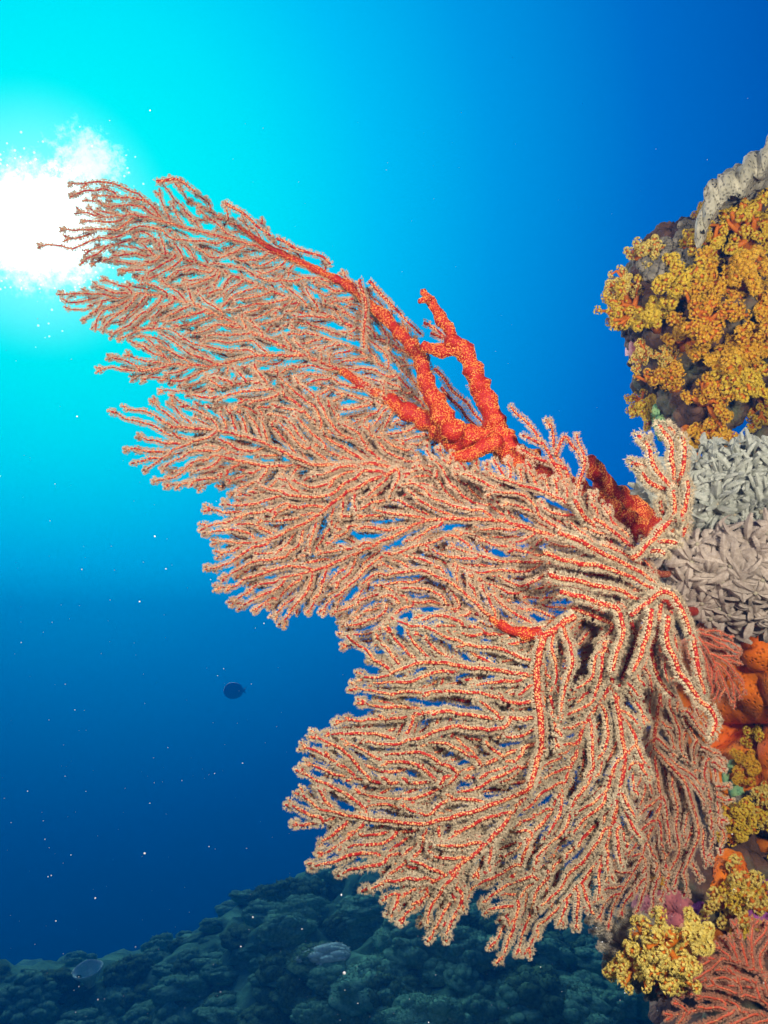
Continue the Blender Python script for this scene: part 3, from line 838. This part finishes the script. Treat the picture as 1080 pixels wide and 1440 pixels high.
# ------------------------------------------------------------------ soft corals
def soft_coral_parts(seed, prim=8, sec=5, per=14, ps=1.0, reach=1.0):
    """a stubby branching stalk whose twig ends carry bunches of star shaped polyps (unit radius)"""
    g = np.random.default_rng(seed); st = MB(); po = MB()
    top = np.array((0, 0, .26))
    tube(st, np.array([(0, 0, -.25), (0, 0, .05), top]), np.array((.20, .18, .15)), 8, .1, 4)
    roots = []; dirs = []
    fib = np.array([(math.cos(i * 2.39996) * math.sqrt(1 - z * z), math.sin(i * 2.39996) * math.sqrt(1 - z * z), z) for i, z in enumerate(np.linspace(.98, -.55, per))])
    for i in range(prim):
        az = i * 2.4 + g.uniform(-.4, .4); el = g.uniform(-.25, 1.4)
        d = np.array((math.cos(az) * math.cos(el), math.sin(az) * math.cos(el), math.sin(el) * .9 + .12)); d = norm(d)
        L = g.uniform(.35, .80) * reach; e = top + d * L
        m = top + d * L * .5 + g.normal(0, .06, 3)
        tube(st, np.array([top - d * .05, m, e]), np.array((.10, .075, .05)), 6)
        for j in range(sec):
            s = norm(d + g.normal(0, .7, 3)); f0 = g.uniform(.35, 1.0); b0 = top * (1 - f0) * 0 + top + d * L * f0; e2 = b0 + s * g.uniform(.14, .30)
            tube(st, np.array([b0, (b0 + e2) / 2, e2]), np.array((.045, .042, .05)), 5)
            q = s.reshape(3); zax = Vector(q).to_track_quat('Z', 'Y').to_matrix(); dd = fib @ np.array(zax).T
            dd = norm(dd + g.normal(0, .16, dd.shape)); keep = g.random(len(dd)) < .88; dd = dd[keep]
            rr = g.uniform(.085, .135, (len(dd), 1))
            tube_r = e2 + dd * rr
            roots.append(tube_r); dirs.append(dd)
    root = np.concatenate(roots); d = np.concatenate(dirs); n = len(root)
    v, f = ICO[1]
    K = 8; k = np.repeat(np.arange(n), K)
    pd = g.normal(0, 1, (n, 3)); pd -= (pd * d).sum(1, keepdims=True) * d; pd = norm(pd); qd = np.cross(d, pd)
    a = np.tile(np.arange(K) / K * 2 * math.pi, n)[:, None]
    out = np.cos(a) * pd[k] + np.sin(a) * qd[k]
    spikes(st, root - d * .11, d, .15, .035)
    spikes(po, root[k] + out * .015, norm(out + d[k] * g.uniform(.3, .9, (n, 1))[k]), g.uniform(.042, .066, n)[k] * ps, .034 * ps)
    bud = (root[:, None, :] + v[None] * g.uniform(.024, .034, (n, 1, 1)) * ps).reshape(-1, 3)
    po.add(bud, (f[None] + (np.arange(n) * len(v))[:, None, None]).reshape(-1, 3))
    return st.mesh('stalk'), po.mesh('polyps', smooth=False)


SOFT = [soft_coral_parts(s, p, q, r) for s, p, q, r in ((1, 11, 5, 13), (2, 13, 5, 12), (3, 10, 6, 13), (4, 9, 5, 13))] + [soft_coral_parts(*a) for a in ((5, 12, 6, 11, .8, 1.1), (6, 8, 5, 15, 1.25, .9), (7, 14, 4, 12, .9, 1.25))]


def soft_coral(tree, px, py, rpx, tint, label, lean=(0, 0, 0), v=0, group=None, default=1.6, lift=.15, fix=None):
    loc, nor = hit(tree, px, py, default)
    if fix: loc, nor = P3(px, py, fix), norm(P3(px, py, fix) * 0 - FWD + .3 * UP)
    k = np.linalg.norm(loc) / F * rpx
    o = thing('soft_coral', label, 'soft coral', loc + nor * k * lift, group)
    for nm, me, mt in (('stalk', SOFT[v][0], M['orange_stalk']), ('polyps', SOFT[v][1], M[tint])):
        c = bpy.data.objects.new(nm, me.copy()); C.objects.link(c); c.data.materials.clear(); c.data.materials.append(mt); c.parent = o
    z = norm(nor * .8 - FWD * .5 + np.array(lean))
    orient(o, z, random.uniform(0, 6.28), k)
    anchor(o, tree, np.array(o.location), k * .17, M['orange_stalk'])
    return o


GU = 'yellow and orange soft corals on the upper outcrop'
upper = [
    (902, 366, 30, 'lemon', 'pale yellow soft coral tuft at the tip of the outcrop, left of the knobbly coral', (-.5, 0, .9)),
    (893, 402, 26, 'lemon', 'pale yellow soft coral right under the tip tuft, beside the grey dome coral', (-.7, 0, .3)),
    (905, 440, 34, 'yellow', 'golden soft coral just below the grey dome coral', (-.4, 0, 0)),
    (962, 405, 40, 'yellow', 'round golden soft coral below the knobbly stony coral', (0, 0, .5)),
    (925, 462, 34, 'yellow', 'golden soft coral in the middle left of the outcrop face', (-.2, 0, 0)),
    (1012, 322, 28, 'yellow', 'yellow soft coral under the left end of the plate coral', (-.4, 0, .4)),
    (1046, 318, 30, 'yellow', 'bright yellow soft coral directly under the plate coral overhang', (0, 0, .5)),
    (1082, 330, 30, 'yellow', 'yellow soft coral cut by the right edge below the plate coral', (.1, 0, .4)),
    (1003, 355, 32, 'yellow', 'yellow soft coral bulging over the green algae patch', (-.5, 0, 0)),
    (1050, 352, 42, 'yellow', 'orange gold soft coral in the upper centre of the outcrop', (0, 0, .1)),
    (1005, 395, 38, 'gold', 'orange soft coral right of the knobbly stony coral', (-.2, 0, 0)),
    (1045, 405, 40, 'gold', 'deep orange soft coral in the shaded middle of the outcrop', (.1, 0, -.2)),
    (1082, 380, 34, 'gold', 'orange soft coral at the right edge halfway up the outcrop', (.1, 0, 0)),
    (1000, 448, 40, 'gold', 'wide golden soft coral at the centre of the outcrop', (-.1, 0, -.1)),
    (1045, 465, 42, 'gold', 'hanging golden soft coral left of the dark cavity', (0, 0, -.3)),
    (912, 505, 22, 'lemon', 'small lemon yellow soft coral beside the red and white crust', (-.5, 0, 0)),
    (936, 500, 18, 'lemon', 'tiny lemon soft coral second from the red and white crust', (-.2, 0, 0)),
    (965, 490, 36, 'gold', 'orange soft coral in the lower middle of the outcrop', (0, 0, -.1)),
    (1005, 505, 38, 'gold', 'dull orange soft coral below the centre of the outcrop', (0, 0, -.2)),
    (918, 555, 30, 'yellow', 'tan gold soft coral on the lower left corner of the outcrop', (-.6, 0, -.1)),
    (950, 548, 36, 'gold', 'brownish gold soft coral above the turquoise finger coral', (-.2, 0, -.2)),
    (1040, 540, 40, 'yellow', 'yellow soft coral reaching down over the blue gap', (.2, 0, -.4)),
    (1075, 560, 28, 'yellow', 'yellow soft coral at the right edge above the blue gap', (.2, 0, -.4)),
    (985, 568, 36, 'gold', 'brown gold soft coral on the underside of the outcrop', (0, 0, -.4)),
    (1072, 432, 36, 'gold', 'orange soft coral at the right edge above the dark cavity', (.1, 0, -.1)),
    (965, 600, 30, 'gold', 'lowest golden soft coral hanging above the gorgonian sprig', (-.2, 0, -.6)),
    (1012, 600, 32, 'gold', 'lowest golden soft coral hanging above the pale polyp colony', (.1, 0, -.6))]
for k, (px, py, r, tint, lab, lean) in enumerate(upper):
    soft_coral(CROP, px, py, r * 1.28, tint, lab, lean, k * 3 % 7, GU, 1.66)
GL = 'yellow and orange soft corals on the reef wall'
lower = [
    (925, 1325, 44, 'lemon', 'bright yellow soft coral lowest on the wall, above the salmon fan', (-.5, 0, -.1), 1.14),
    (890, 1350, 34, 'lemon', 'bright yellow soft coral sticking out left over the grey feather polyps', (-.9, 0, -.2), 1.15),
    (965, 1310, 40, 'lemon', 'yellow soft coral right of the pink sponge', (0, 0, .1), 1.17),
    (945, 1355, 32, 'lemon', 'yellow soft coral touching the top of the salmon fan', (-.2, 0, -.4), 1.13),
    (935, 1232, 20, 'gold', 'small upright orange soft coral poking through the fine right spray of the fan', (-.3, 0, .9), 1.1),
    (1010, 1265, 34, 'yellow', 'yellow soft coral below the smooth orange sponge knob', (-.2, 0, 0), 1.25),
    (1045, 1255, 34, 'lemon', 'yellow soft coral left of the purple crust at the right edge', (.1, 0, 0), 1.25),
    (1035, 1170, 26, 'yellow', 'yellow soft coral at the fan edge beside the dark hollow', (-.2, 0, .1), 1.25),
    (1068, 1190, 30, 'yellow', 'yellow soft coral at the right edge right of the dark hollow', (.2, 0, 0), 1.25),
    (1050, 1078, 24, 'gold', 'orange gold soft coral spreading over the lower part of the orange sponge', (0, 0, 0), 1.25),
    (1078, 1052, 22, 'yellow', 'yellow soft coral at the right edge on the orange sponge', (.2, 0, .1), 1.25),
    (1072, 1125, 28, 'lemon', 'lemon soft coral at the right edge above the mauve lumpy coral', (.2, 0, .1), 1.25),
    (1078, 865, 22, 'lemon', 'small lemon soft coral at the right edge under the brown polyp colony', (0, 0, 0), 1.2)]
for k, (px, py, r, tint, lab, lean, dz) in enumerate(lower):
    o = soft_coral(WALL, px, py, r * (1.2 if k < 4 else 1.55), tint, lab, lean, (k * 2 + 1) % 7, GL, dz, .2, dz if k < 4 else None)


# ------------------------------------------------------------------ pulsing soft corals with feathered arms
def arm_polyp(seed, openness, feather=True):
    """a stalk with eight broad feathered arms"""
    g = np.random.default_rng(seed); st = MB(); ar = MB()
    tube(st, np.array([(0, 0, 0), (.03, .01, .35), (.0, .0, .75)]), np.array((.13, .11, .09)), 8)
    sway = np.array((*g.normal(0, .22, 2), 0))
    for k in range(8):
        az = k * math.pi / 4 + g.uniform(-.3, .3); op = openness + g.uniform(-.35, .35)
        u = np.array((math.cos(az), math.sin(az), 0)); s = np.array((-math.sin(az), math.cos(az), 0)); z = np.array((0, 0, 1.0))
        n = 30; pos = np.array((0, 0, .70)) + u * .06; pts = []; a = 1.25 - op * .8; L = g.uniform(.78, 1.12); cur = g.uniform(-.8, .8); hd = 0.0
        for i in range(n):
            pts.append(pos.copy()); hd += cur / n
            pos = pos + ((u * math.cos(hd) + s * math.sin(hd)) * math.cos(a) + z * math.sin(a) + sway * i / n) * L / (n - 1); a -= (op * 1.25) / (n - 1) * 1.6
        pts = np.array(pts); tt = np.linspace(0, 1, n)
        wd = .035 + .125 * np.sin(np.clip(tt * .90 + .06, 0, 1) * math.pi) ** .9; wd[-1] = .012
        comb = np.where(np.arange(n) % 2 == 0, 1.0, .70)
        tang = norm(np.gradient(pts, axis=0)); nn = norm(np.cross(s, tang)); ss = np.cross(tang, nn)
        th = wd * .20 + .010; e = (wd * comb)[:, None]; fwd = tang * (wd * .35 * (comb > .9))[:, None]
        ring = np.stack((pts + ss * e + nn * (wd * .22)[:, None] + fwd, pts + ss * wd[:, None] * .4 + nn * (th * .75 * comb)[:, None], pts + nn * th[:, None] * .25, pts - ss * wd[:, None] * .4 + nn * (th * .75 * comb)[:, None],
                         pts - ss * e + nn * (wd * .22)[:, None] + fwd, pts - nn * th[:, None] * .8), 1).reshape(-1, 3)
        i = np.arange(n - 1)[:, None] * 6; j = np.arange(6)[None]; j2 = (j + 1) % 6
        ar.add(ring, None, np.stack((i + j, i + j2, i + 6 + j2, i + 6 + j), -1))
    return st.mesh('stalk'), ar.mesh('arms', smooth=False)


XP = [arm_polyp(s, o) for s, o in ((1, .55), (2, .8), (3, 1.05), (4, .40), (5, 1.25), (6, .9), (11, .65), (12, .5))]


def polyp_colony(name, label, base_parts, spots, mt, protos, size, lean, tree=None):
    """colony = a fleshy base plus one child per polyp (polyp > stalk, arms)"""
    loc = P3(*base_parts[0][:3])
    o = thing(name, label, 'soft coral', loc)
    mb = MB()
    for (px, py, d, rx, ry, rz, sd) in base_parts:
        k = d / F; blob(mb, P3(px, py, d), (rx * k, rz, ry * k), 4, .15, 1.6, sd)
    bo = mb.build('base', M['xenia_stalk'], o)
    tr = BVHTree.FromPolygons([tuple(np.array(v.co) + loc) for v in bo.data.vertices], [tuple(p.vertices) for p in bo.data.polygons])
    pm = {}
    for k, (px, py) in enumerate(spots):
        p, nrm = hit(tr, px, py, base_parts[0][2])
        me_s, me_a = protos[k % len(protos)]
        key = k % len(protos)
        c = bpy.data.objects.new('polyp', pm.setdefault(('s', key), me_s.copy())); C.objects.link(c); c.parent = o
        if not c.data.materials: c.data.materials.append(M['xenia_stalk'])
        a = bpy.data.objects.new('arms', pm.setdefault(('a', key), me_a.copy())); C.objects.link(a); a.parent = c
        if not a.data.materials: a.data.materials.append(mt)
        c.location = tuple(p - loc - nrm * size * .25)
        z = norm(nrm + np.array(lean) + rng.normal(0, .28, 3))
        orient(c, z, random.uniform(0, 6.28), size * random.uniform(.85, 1.2))
    return o


def scatter(poly, dist, seed, limit=95):
    g = np.random.default_rng(seed); poly = np.array(poly, float); out = []
    lo, hi = poly.min(0), poly.max(0)
    for _ in range(6000):
        p = g.uniform(lo, hi)
        if not inside(poly, p[None])[0]: continue
        if all((p[0] - q[0]) ** 2 + (p[1] - q[1]) ** 2 > dist ** 2 for q in out): out.append(p)
        if len(out) >= limit: break
    return out


polyp_colony('pulsing_coral', 'pale greenish grey pulsing coral dome of packed feather arms below the outcrop', [(1045, 718, 1.42, 140, 75, .16, 3)],
             scatter([(900, 690), (935, 660), (980, 645), (1040, 640), (1095, 645), (1095, 745), (1000, 755), (930, 750)], 13, 3), M['xenia_pale'], [XP[0], XP[3], XP[6], XP[7]], .033, (-.55, -.1, .30))
polyp_colony('pulsing_coral', 'brownish grey pulsing coral with open feathery star polyps above the orange sponge', [(1030, 800, 1.34, 110, 75, .13, 5)],
             scatter([(930, 760), (1000, 752), (1095, 745), (1095, 860), (1050, 890), (1010, 880), (960, 835), (935, 800)], 15.5, 5), M['xenia'], [XP[1], XP[2], XP[4], XP[5], XP[6]], .034, (-.25, -.35, -.35))
fc = thing('feather_coral', 'soft pale grey feather coral fringing the wall foot left of the yellow soft coral', 'soft coral', P3(905, 1340, 1.28))
for q, (poly, roots, dz) in enumerate((
        ([(818, 1285), (880, 1275), (930, 1300), (935, 1350), (905, 1360), (870, 1350), (842, 1325)], [[(945, 1320), (900, 1312), (860, 1305), (830, 1295)], [(900, 1312), (865, 1335)]], 1.22),
        ([(838, 1320), (880, 1315), (940, 1330), (960, 1380), (925, 1402), (890, 1395), (858, 1365)], [[(955, 1345), (910, 1350), (870, 1352)], [(955, 1345), (925, 1375), (900, 1390)]], 1.19))):
    fan_lobe(fc, poly, roots, lambda x, y, dz=dz: dz + .0002 * (x - 880), 43 + q, sp=.0095, r0=.0012, psize=.0058, red=M['xenia_stalk'], pol=M['feather'], layers=2)


anchor(fc, WALL, P3(945, 1320, 1.23), .006, M['xenia_stalk']); anchor(fc, WALL, P3(955, 1345, 1.20), .006, M['xenia_stalk'])
# ------------------------------------------------------------------ sponges and crusts that follow the rock
def crust(name, label, cat, tree, poly, mt, thick, nsc, default, part_of=None, group=None, step=5.0):
    poly = np.array(poly, float); lo, hi = poly.min(0), poly.max(0)
    xs = np.arange(lo[0], hi[0] + step, step); ys = np.arange(lo[1], hi[1] + step, step)
    X, Y = np.meshgrid(xs, ys); ins = inside(poly, np.stack((X.ravel(), Y.ravel()), 1)).reshape(X.shape)
    e = ins.astype(float)
    for _ in range(5):
        q = np.pad(e, 1, mode='edge'); e = np.where(ins, (q[:-2, 1:-1] + q[2:, 1:-1] + q[1:-1, :-2] + q[1:-1, 2:] + e) / 5, 0)
    V = np.empty(X.shape + (3,))
    for i in range(X.shape[0]):
        for j in range(X.shape[1]):
            p, n = hit(tree, X[i, j], Y[i, j], default)
            h = thick * (min(1, e[i, j] * 1.3) - .35) + thick * .55 * mnoise.fractal(Vector(p) * nsc, 1.0, 2.0, 3) * e[i, j]
            V[i, j] = p + n * h
    for _ in range(2):
        V[1:-1, 1:-1] = .5 * V[1:-1, 1:-1] + .125 * (V[:-2, 1:-1] + V[2:, 1:-1] + V[1:-1, :-2] + V[1:-1, 2:])
    q = np.pad(ins, 1); grow = q[:-2, 1:-1] | q[2:, 1:-1] | q[1:-1, :-2] | q[1:-1, 2:] | ins
    nc = X.shape[1]; faces = []
    for i in range(X.shape[0] - 1):
        for j in range(nc - 1):
            if grow[i, j] and grow[i + 1, j] and grow[i, j + 1] and grow[i + 1, j + 1]:
                faces.append((i * nc + j, (i + 1) * nc + j, (i + 1) * nc + j + 1, i * nc + j + 1))
    used = np.unique(np.array(faces)); rm = -np.ones(X.size, int); rm[used] = np.arange(len(used))
    mb = MB(); mb.add(V.reshape(-1, 3)[used], None, rm[np.array(faces)])
    o = mb.build(name, mt, origin=V.reshape(-1, 3)[used].mean(0)); tag(o, label, cat, group)
    s = o.modifiers.new('solid', 'SOLIDIFY'); s.thickness = .012; s.offset = -1
    return o


crust('encrusting_sponge', 'bright orange sponge coating the wall below the brown pulsing coral', 'sponge', WALL,
      [(940, 985), (960, 900), (985, 870), (1020, 880), (1060, 870), (1120, 880), (1120, 1190), (1085, 1185), (1060, 1125), (1020, 1120), (985, 1085), (950, 1035)], M['sponge'], .03, 18.0, 1.32)
crust('encrusting_sponge', 'smooth orange sponge knob low on the wall beside the dark hollow', 'sponge', WALL,
      [(1000, 1205), (1020, 1190), (1045, 1200), (1055, 1230), (1045, 1262), (1015, 1275), (998, 1245)], M['sponge'], .022, 16.0, 1.32)
crust('encrusting_sponge', 'pink crusting sponge with dark holes above the yellow soft coral', 'sponge', WALL,
      [(885, 1262), (915, 1240), (960, 1250), (985, 1280), (960, 1310), (910, 1310), (888, 1290)], M['pink'], .02, 20.0, 1.2)
crust('purple_crust', 'purple crust patch at the right edge below the yellow soft coral', 'crust', WALL,
      [(1020, 1280), (1060, 1240), (1110, 1230), (1110, 1310), (1060, 1310), (1030, 1305)], M['purple'], .02, 25.0, 1.3)
crust('purple_crust', 'small purple crust patch beside the pink sponge', 'crust', WALL,
      [(960, 1275), (985, 1262), (1000, 1275), (990, 1300), (965, 1300)], M['purple'], .02, 25.0, 1.22)
crust('red_crust', 'mottled red and white crust on the left flank of the outcrop', 'crust', CROP,
      [(880, 478), (895, 470), (905, 490), (900, 520), (888, 515)], M['pink'], .015, 25.0, 1.9)


# ------------------------------------------------------------------ stony corals on the outcrop
def plate():
    edge = resample(np.array([(975, 300), (985, 280), (992, 262), (1005, 250), (1022, 238), (1042, 234), (1052, 218), (1068, 206), (1080, 190), (1100, 178), (1140, 165)], float), 5)
    d = np.linspace(1.50, 1.42, len(edge)); n = len(edge); m = 16; mb = MB(); V = np.empty((n, m, 3))
    lob = np.abs(np.sin(np.arange(n) * 5 / 34.0 * math.pi + np.array([1.3 * mnoise.noise((i * .23, 2.2, 0)) for i in range(n)]))) * np.array([.5 + .6 * abs(mnoise.noise((i * .31, 7.7, 0))) for i in range(n)]); rim = at(edge[:, 0] + 2 - 4 * lob, edge[:, 1] + 11 - 5 * lob, d - .02 * lob)
    back = P3(1150, 270, 1.75)
    for i in range(n):
        for j in range(m):
            f = j / (m - 1)
            p = rim[i] * (1 - f) + (rim[i] * .35 + back * .65) * f
            p = p + np.array((0, 0, 1.0)) * (.020 * math.sin(min(1, f * 4) * math.pi / 2) + .012 * mnoise.noise(p * 28) + .006 * mnoise.noise(p * 70))
            V[i, j] = p
    # underside follows below, joined at a thick rolled lip
    U = V.copy(); th = .046 * (1 - .3 * np.linspace(0, 1, m))[None, :, None]
    U = U - np.array((0, 0, 1.0)) * th
    loop = np.concatenate((V[:, ::-1], ((V[:, :1] + U[:, :1]) / 2 + (V[:, :1] - V[:, 3:4]) * .12), U), 1)
    for i in range(n):
        for j in range(loop.shape[1]):
            p = loop[i, j]; loop[i, j] = p + np.array((-.6, -.5, .5)) * (.022 * mnoise.noise(p * 26) + .009 * abs(mnoise.noise(p * 60)) + .004 * mnoise.noise(p * 130))
    c = loop.shape[1]; i = np.arange(n - 1)[:, None] * c; j = np.arange(c - 1)[None]
    mb.add(loop, None, np.stack((i + j, i + j + 1, i + c + j + 1, i + c + j), -1))
    o = mb.build('plate_coral', M['plate'], origin=loop.reshape(-1, 3).mean(0))
    tag(o, 'cream plate coral with a thick wavy lip crowning the upper outcrop', 'coral')


plate()


def knobs(name, label, cat, tree, poly, n, rmin, rmax, mt, default, seed, stretch=1.0, group=None, out=.3):
    g = np.random.default_rng(seed); mb = MB(); pts = scatter(poly, rmin * 1.2, seed, n); loc0 = None
    for k, (x, y) in enumerate(pts):
        if n > 6 and tree.ray_cast(Vector((0, 0, 0)), Vector(P3(x, y, 1.0)).normalized())[0] is None: continue
        p, nr = hit(tree, x, y, default)
        if n <= 6: p = np.array(tree.find_nearest(Vector(p))[0])
        r = g.uniform(rmin, rmax) * np.linalg.norm(p) / F
        if loc0 is None: loc0 = p
        blob(mb, p + nr * r * out, (r * g.uniform(.8, 1.2), r * g.uniform(.8, 1.2), r * stretch * g.uniform(.8, 1.2)), 3, .22, 1.8, seed + k, .2, 5.0)
    o = mb.build(name, mt, origin=loc0); tag(o, label, cat, group)
    return o


knobs('stony_coral', 'grey tan knobbly stony coral in the notch behind the pale yellow tuft', 'coral', CROP,
      [(905, 372), (920, 355), (945, 335), (965, 312), (985, 315), (988, 350), (965, 385), (935, 395), (915, 390)], 140, 3.5, 7.5, M['knobby'], 1.68, 21, 1.1, out=.8)
knobs('dome_coral', 'small lilac grey dome coral on the left tip of the outcrop', 'coral', CROP, [(868, 408), (880, 405), (882, 425), (870, 428)], 1, 19, 20, M['lilac'], 1.62, 22)
knobs('dome_coral', 'small lilac dome coral tucked beneath the plate coral', 'coral', CROP, [(1010, 268), (1030, 265), (1032, 280), (1012, 282)], 1, 14, 15, M['lilac'], 1.6, 23, out=1.2)
knobs('algae_tuft', 'green algae patch between knobbly coral and yellow soft coral', 'algae', CROP, [(978, 325), (992, 322), (994, 360), (980, 362)], 14, 4, 7, M['bush'], 1.66, 24, out=.8)
knobs('finger_coral', 'turquoise green finger coral fringe hanging under the outcrop corner', 'coral', CROP, [(905, 578), (925, 572), (940, 600), (938, 640), (928, 655), (922, 615), (908, 600)], 70, 2.6, 5, M['greenfinger'], 1.66, 25, 1.6)
# black coral bush behind the gap
gb = np.random.default_rng(4); st = MB(); lv = MB(); bl = P3(1090, 650, 2.3)
for k in range(26):
    a = gb.uniform(0, 6.28); tip = P3(1085 + 45 * math.cos(a) * gb.uniform(.2, 1), 605 + 48 * math.sin(a) * gb.uniform(.2, 1), 2.3 + gb.uniform(-.1, .1))
    p = np.array([bl, (bl + tip) / 2 + gb.normal(0, .01, 3), tip]); tube(st, p, np.array((.006, .004, .003)), 5)
    q = resample(p, .004); q = np.repeat(q, 10, 0); spikes(lv, q, gb.normal(0, 1, q.shape), gb.uniform(.012, .028, len(q)), .006)
bush = thing('bushy_coral', 'dark green bushy coral in the shade behind the blue gap at the right edge', 'coral', bl)
st.build('stalk', M['bush'], bush); lv.build('fronds', M['bush'], bush, smooth=False)
# bits on the wall near the dark hollow
knobs('sea_squirt', 'pale green tube shaped sea squirt beside the fan edge above the hollow', 'sea squirt', WALL, [(1024, 1080), (1036, 1078), (1040, 1120), (1030, 1124)], 4, 5, 8, M['greenfinger'], 1.3, 41, 1.5, out=1.2)
knobs('stony_coral', 'mauve grey lumpy coral right of the dark hollow at the frame edge', 'coral', WALL, [(1050, 1130), (1085, 1110), (1095, 1180), (1060, 1170)], 24, 5, 10, M['lilac'], 1.3, 42, out=.6)
knobs('stony_coral', 'olive knobbly coral below the sea squirt', 'coral', WALL, [(1040, 1125), (1062, 1118), (1068, 1150), (1045, 1155)], 14, 8, 11, M['knobby'], 1.3, 43, out=.6)

# ------------------------------------------------------------------ coral mounds on the slope behind
protos = []
for s in range(5):
    mb = MB()
    blob(mb, (0, 0, .15), (1, 1, .62), 4, .25, 1.5, s + 60, .0)
    g2 = np.random.default_rng(s)
    for k in range(26):
        a = g2.uniform(0, 6.28); e = g2.uniform(.1, 1.5); c = np.array((math.cos(a) * math.cos(e), math.sin(a) * math.cos(e), math.sin(e) * .68 + .12)) * g2.uniform(.82, 1.0)
        r = g2.uniform(.16, .34); blob(mb, c, (r, r, r * .8), 2, .3, 2.0, s * 40 + k)
    vv = np.concatenate(mb.v); ok = vv[:, 2] > .02; vv = vv[ok]; kk = rng.integers(0, len(vv), 2600)
    spikes(mb, vv[kk], vv[kk] - (0, 0, .1) + rng.normal(0, .45, (2600, 3)), rng.uniform(.05, .12, 2600), .035)
    protos.append(mb.mesh('coral_mound'))
cnt = 0
gm = np.random.default_rng(12)
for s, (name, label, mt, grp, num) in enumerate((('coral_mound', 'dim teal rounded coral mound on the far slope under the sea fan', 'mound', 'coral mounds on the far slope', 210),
                                    ('coral_mound', 'dull dark coral mound on the far slope', 'mound_b', 'dark coral mounds on the far slope', 90))):
    own = {}
    for k in range(num):
        px = gm.uniform(-20, 900); py = gm.uniform(1225, 1450)
        r = P3(px, py, 1.0); loc, nor, ix, dist = SEA.ray_cast(Vector((0, 0, 0)), Vector(r).normalized())
        if loc is None or loc.y > 8.5: continue
        kk = k % 5
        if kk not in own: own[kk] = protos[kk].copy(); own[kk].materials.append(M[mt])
        o = bpy.data.objects.new(name, own[kk]); C.objects.link(o); o.location = loc - Vector((0, 0, .03))
        sc = gm.uniform(.05, .17); o.scale = (sc * gm.uniform(.8, 1.3), sc * gm.uniform(.8, 1.3), sc * gm.uniform(.6, 1.0)); o.rotation_euler = (gm.uniform(-.2, .2), gm.uniform(-.2, .2), gm.uniform(0, 6.28))
        tag(o, label, 'coral', grp)


def seat(px, py):
    loc, nor, ix, dist = SEA.ray_cast(Vector((0, 0, 0)), Vector(P3(px, py, 1.0)).normalized()); return loc


l = seat(462, 1352)
me_ = protos[1].copy(); me_.materials.append(M['pale']); o = bpy.data.objects.new('coral_mound', me_); C.objects.link(o); o.location = l; o.scale = (.15, .12, .09); tag(o, 'palest whitish turquoise coral patch on the slope below the hanging fan tuft', 'coral')
l = seat(430, 1285)
me_ = protos[3].copy(); me_.materials.append(M['mound']); o = bpy.data.objects.new('coral_mound', me_); C.objects.link(o); o.location = l; o.scale = (.15, .13, .12); tag(o, 'round bright teal coral mound near the crest left of the fan tuft', 'coral')
# vase sponge at the left
l = seat(125, 1392); mb = MB(); A = 28; prof = [(.05, -.05), (.07, .03), (.13, .10), (.16, .15), (.152, .156), (.135, .14), (.09, .07), (.03, .02)]
V = np.array([[(r * math.cos(a) * (1 + .08 * math.sin(2 * a)), r * math.sin(a) * (1 + .05 * math.cos(3 * a)), z) for a in np.arange(A) / A * 2 * math.pi] for r, z in prof])
i = np.arange(len(prof) - 1)[:, None] * A; j = np.arange(A)[None]
mb.add(V, None, np.stack((i + j, i + (j + 1) % A, i + A + (j + 1) % A, i + A + j), -1))
o = mb.build('vase_sponge', M['pale']); o.location = l + Vector((0, 0, .05)); o.rotation_euler = (.32, -.1, 0); o.scale = (.6, .6, .6); tag(o, 'pale open vase sponge on the seabed at the lower left', 'sponge')

# ------------------------------------------------------------------ a dark fish far out, and drifting specks
p = P3(328, 971, 17.0); mb = MB()
blob(mb, p, (.19, .07, .16), 3, .06, 1.0, 3)
fo = mb.build('fish', M['fish'], origin=p); tag(fo, 'dark roundish fish hovering far off in the open blue water', 'fish')
mb = MB(); mb.add([p + (.16, 0, 0), p + (.25, .006, .07), p + (.225, 0, 0), p + (.25, -.006, -.07), p + (.22, .01, 0), p + (.22, -.01, 0)], [(0, 4, 1), (0, 1, 5), (0, 3, 4), (0, 5, 3), (1, 4, 2), (1, 2, 5), (3, 2, 4), (3, 5, 2)]); mb.build('tail', M['fish'], fo)
mb = MB(); v, f = ICO[1]; gs = np.random.default_rng(9)
for k in range(650):
    px, py = gs.uniform(0, 1080), 1440 * gs.beta(2.2, 1.1); d = gs.uniform(.75, 3.2)
    if px > 380 and py < 1150 and d < 1.6: d += 1.0
    mb.add(v * gs.uniform(.0002, .0006) * (1 + 1.2 * (gs.random() < .06)) * gs.uniform(.6, 1.5, 3) * (1 + .25 * d) + P3(px, py, d), f)
o = mb.build('marine_snow', M['snow']); o['kind'] = 'stuff'; o['label'] = 'tiny pale specks drifting in the water'; o['category'] = 'particles'

# ------------------------------------------------------------------ the water itself as haze
mb = MB(); x0, x1, y0, y1, z0, z1 = -16.0, 12.0, -2.0, 18.5, float(G[..., 2].min()) - 1.0, 1.32
mb.add([(x, y, z) for z in (z0, z1) for y in (y0, y1) for x in (x0, x1)], None, [(0, 2, 3, 1), (4, 5, 7, 6), (0, 1, 5, 4), (2, 6, 7, 3), (0, 4, 6, 2), (1, 3, 7, 5)])
hz = mb.build('haze', None, smooth=False); hz['kind'] = 'stuff'
m = bpy.data.materials.new('water_haze'); m.use_nodes = True; t = m.node_tree; t.nodes.clear()
vp = nd(t, 'ShaderNodeVolumePrincipled'); vp.inputs['Color'].default_value = (.0, .135, .47, 1); vp.inputs['Density'].default_value = .055; vp.inputs['Anisotropy'].default_value = .35
ou = nd(t, 'ShaderNodeOutputMaterial'); t.links.new(vp.outputs[0], ou.inputs['Volume']); hz.data.materials.append(m)
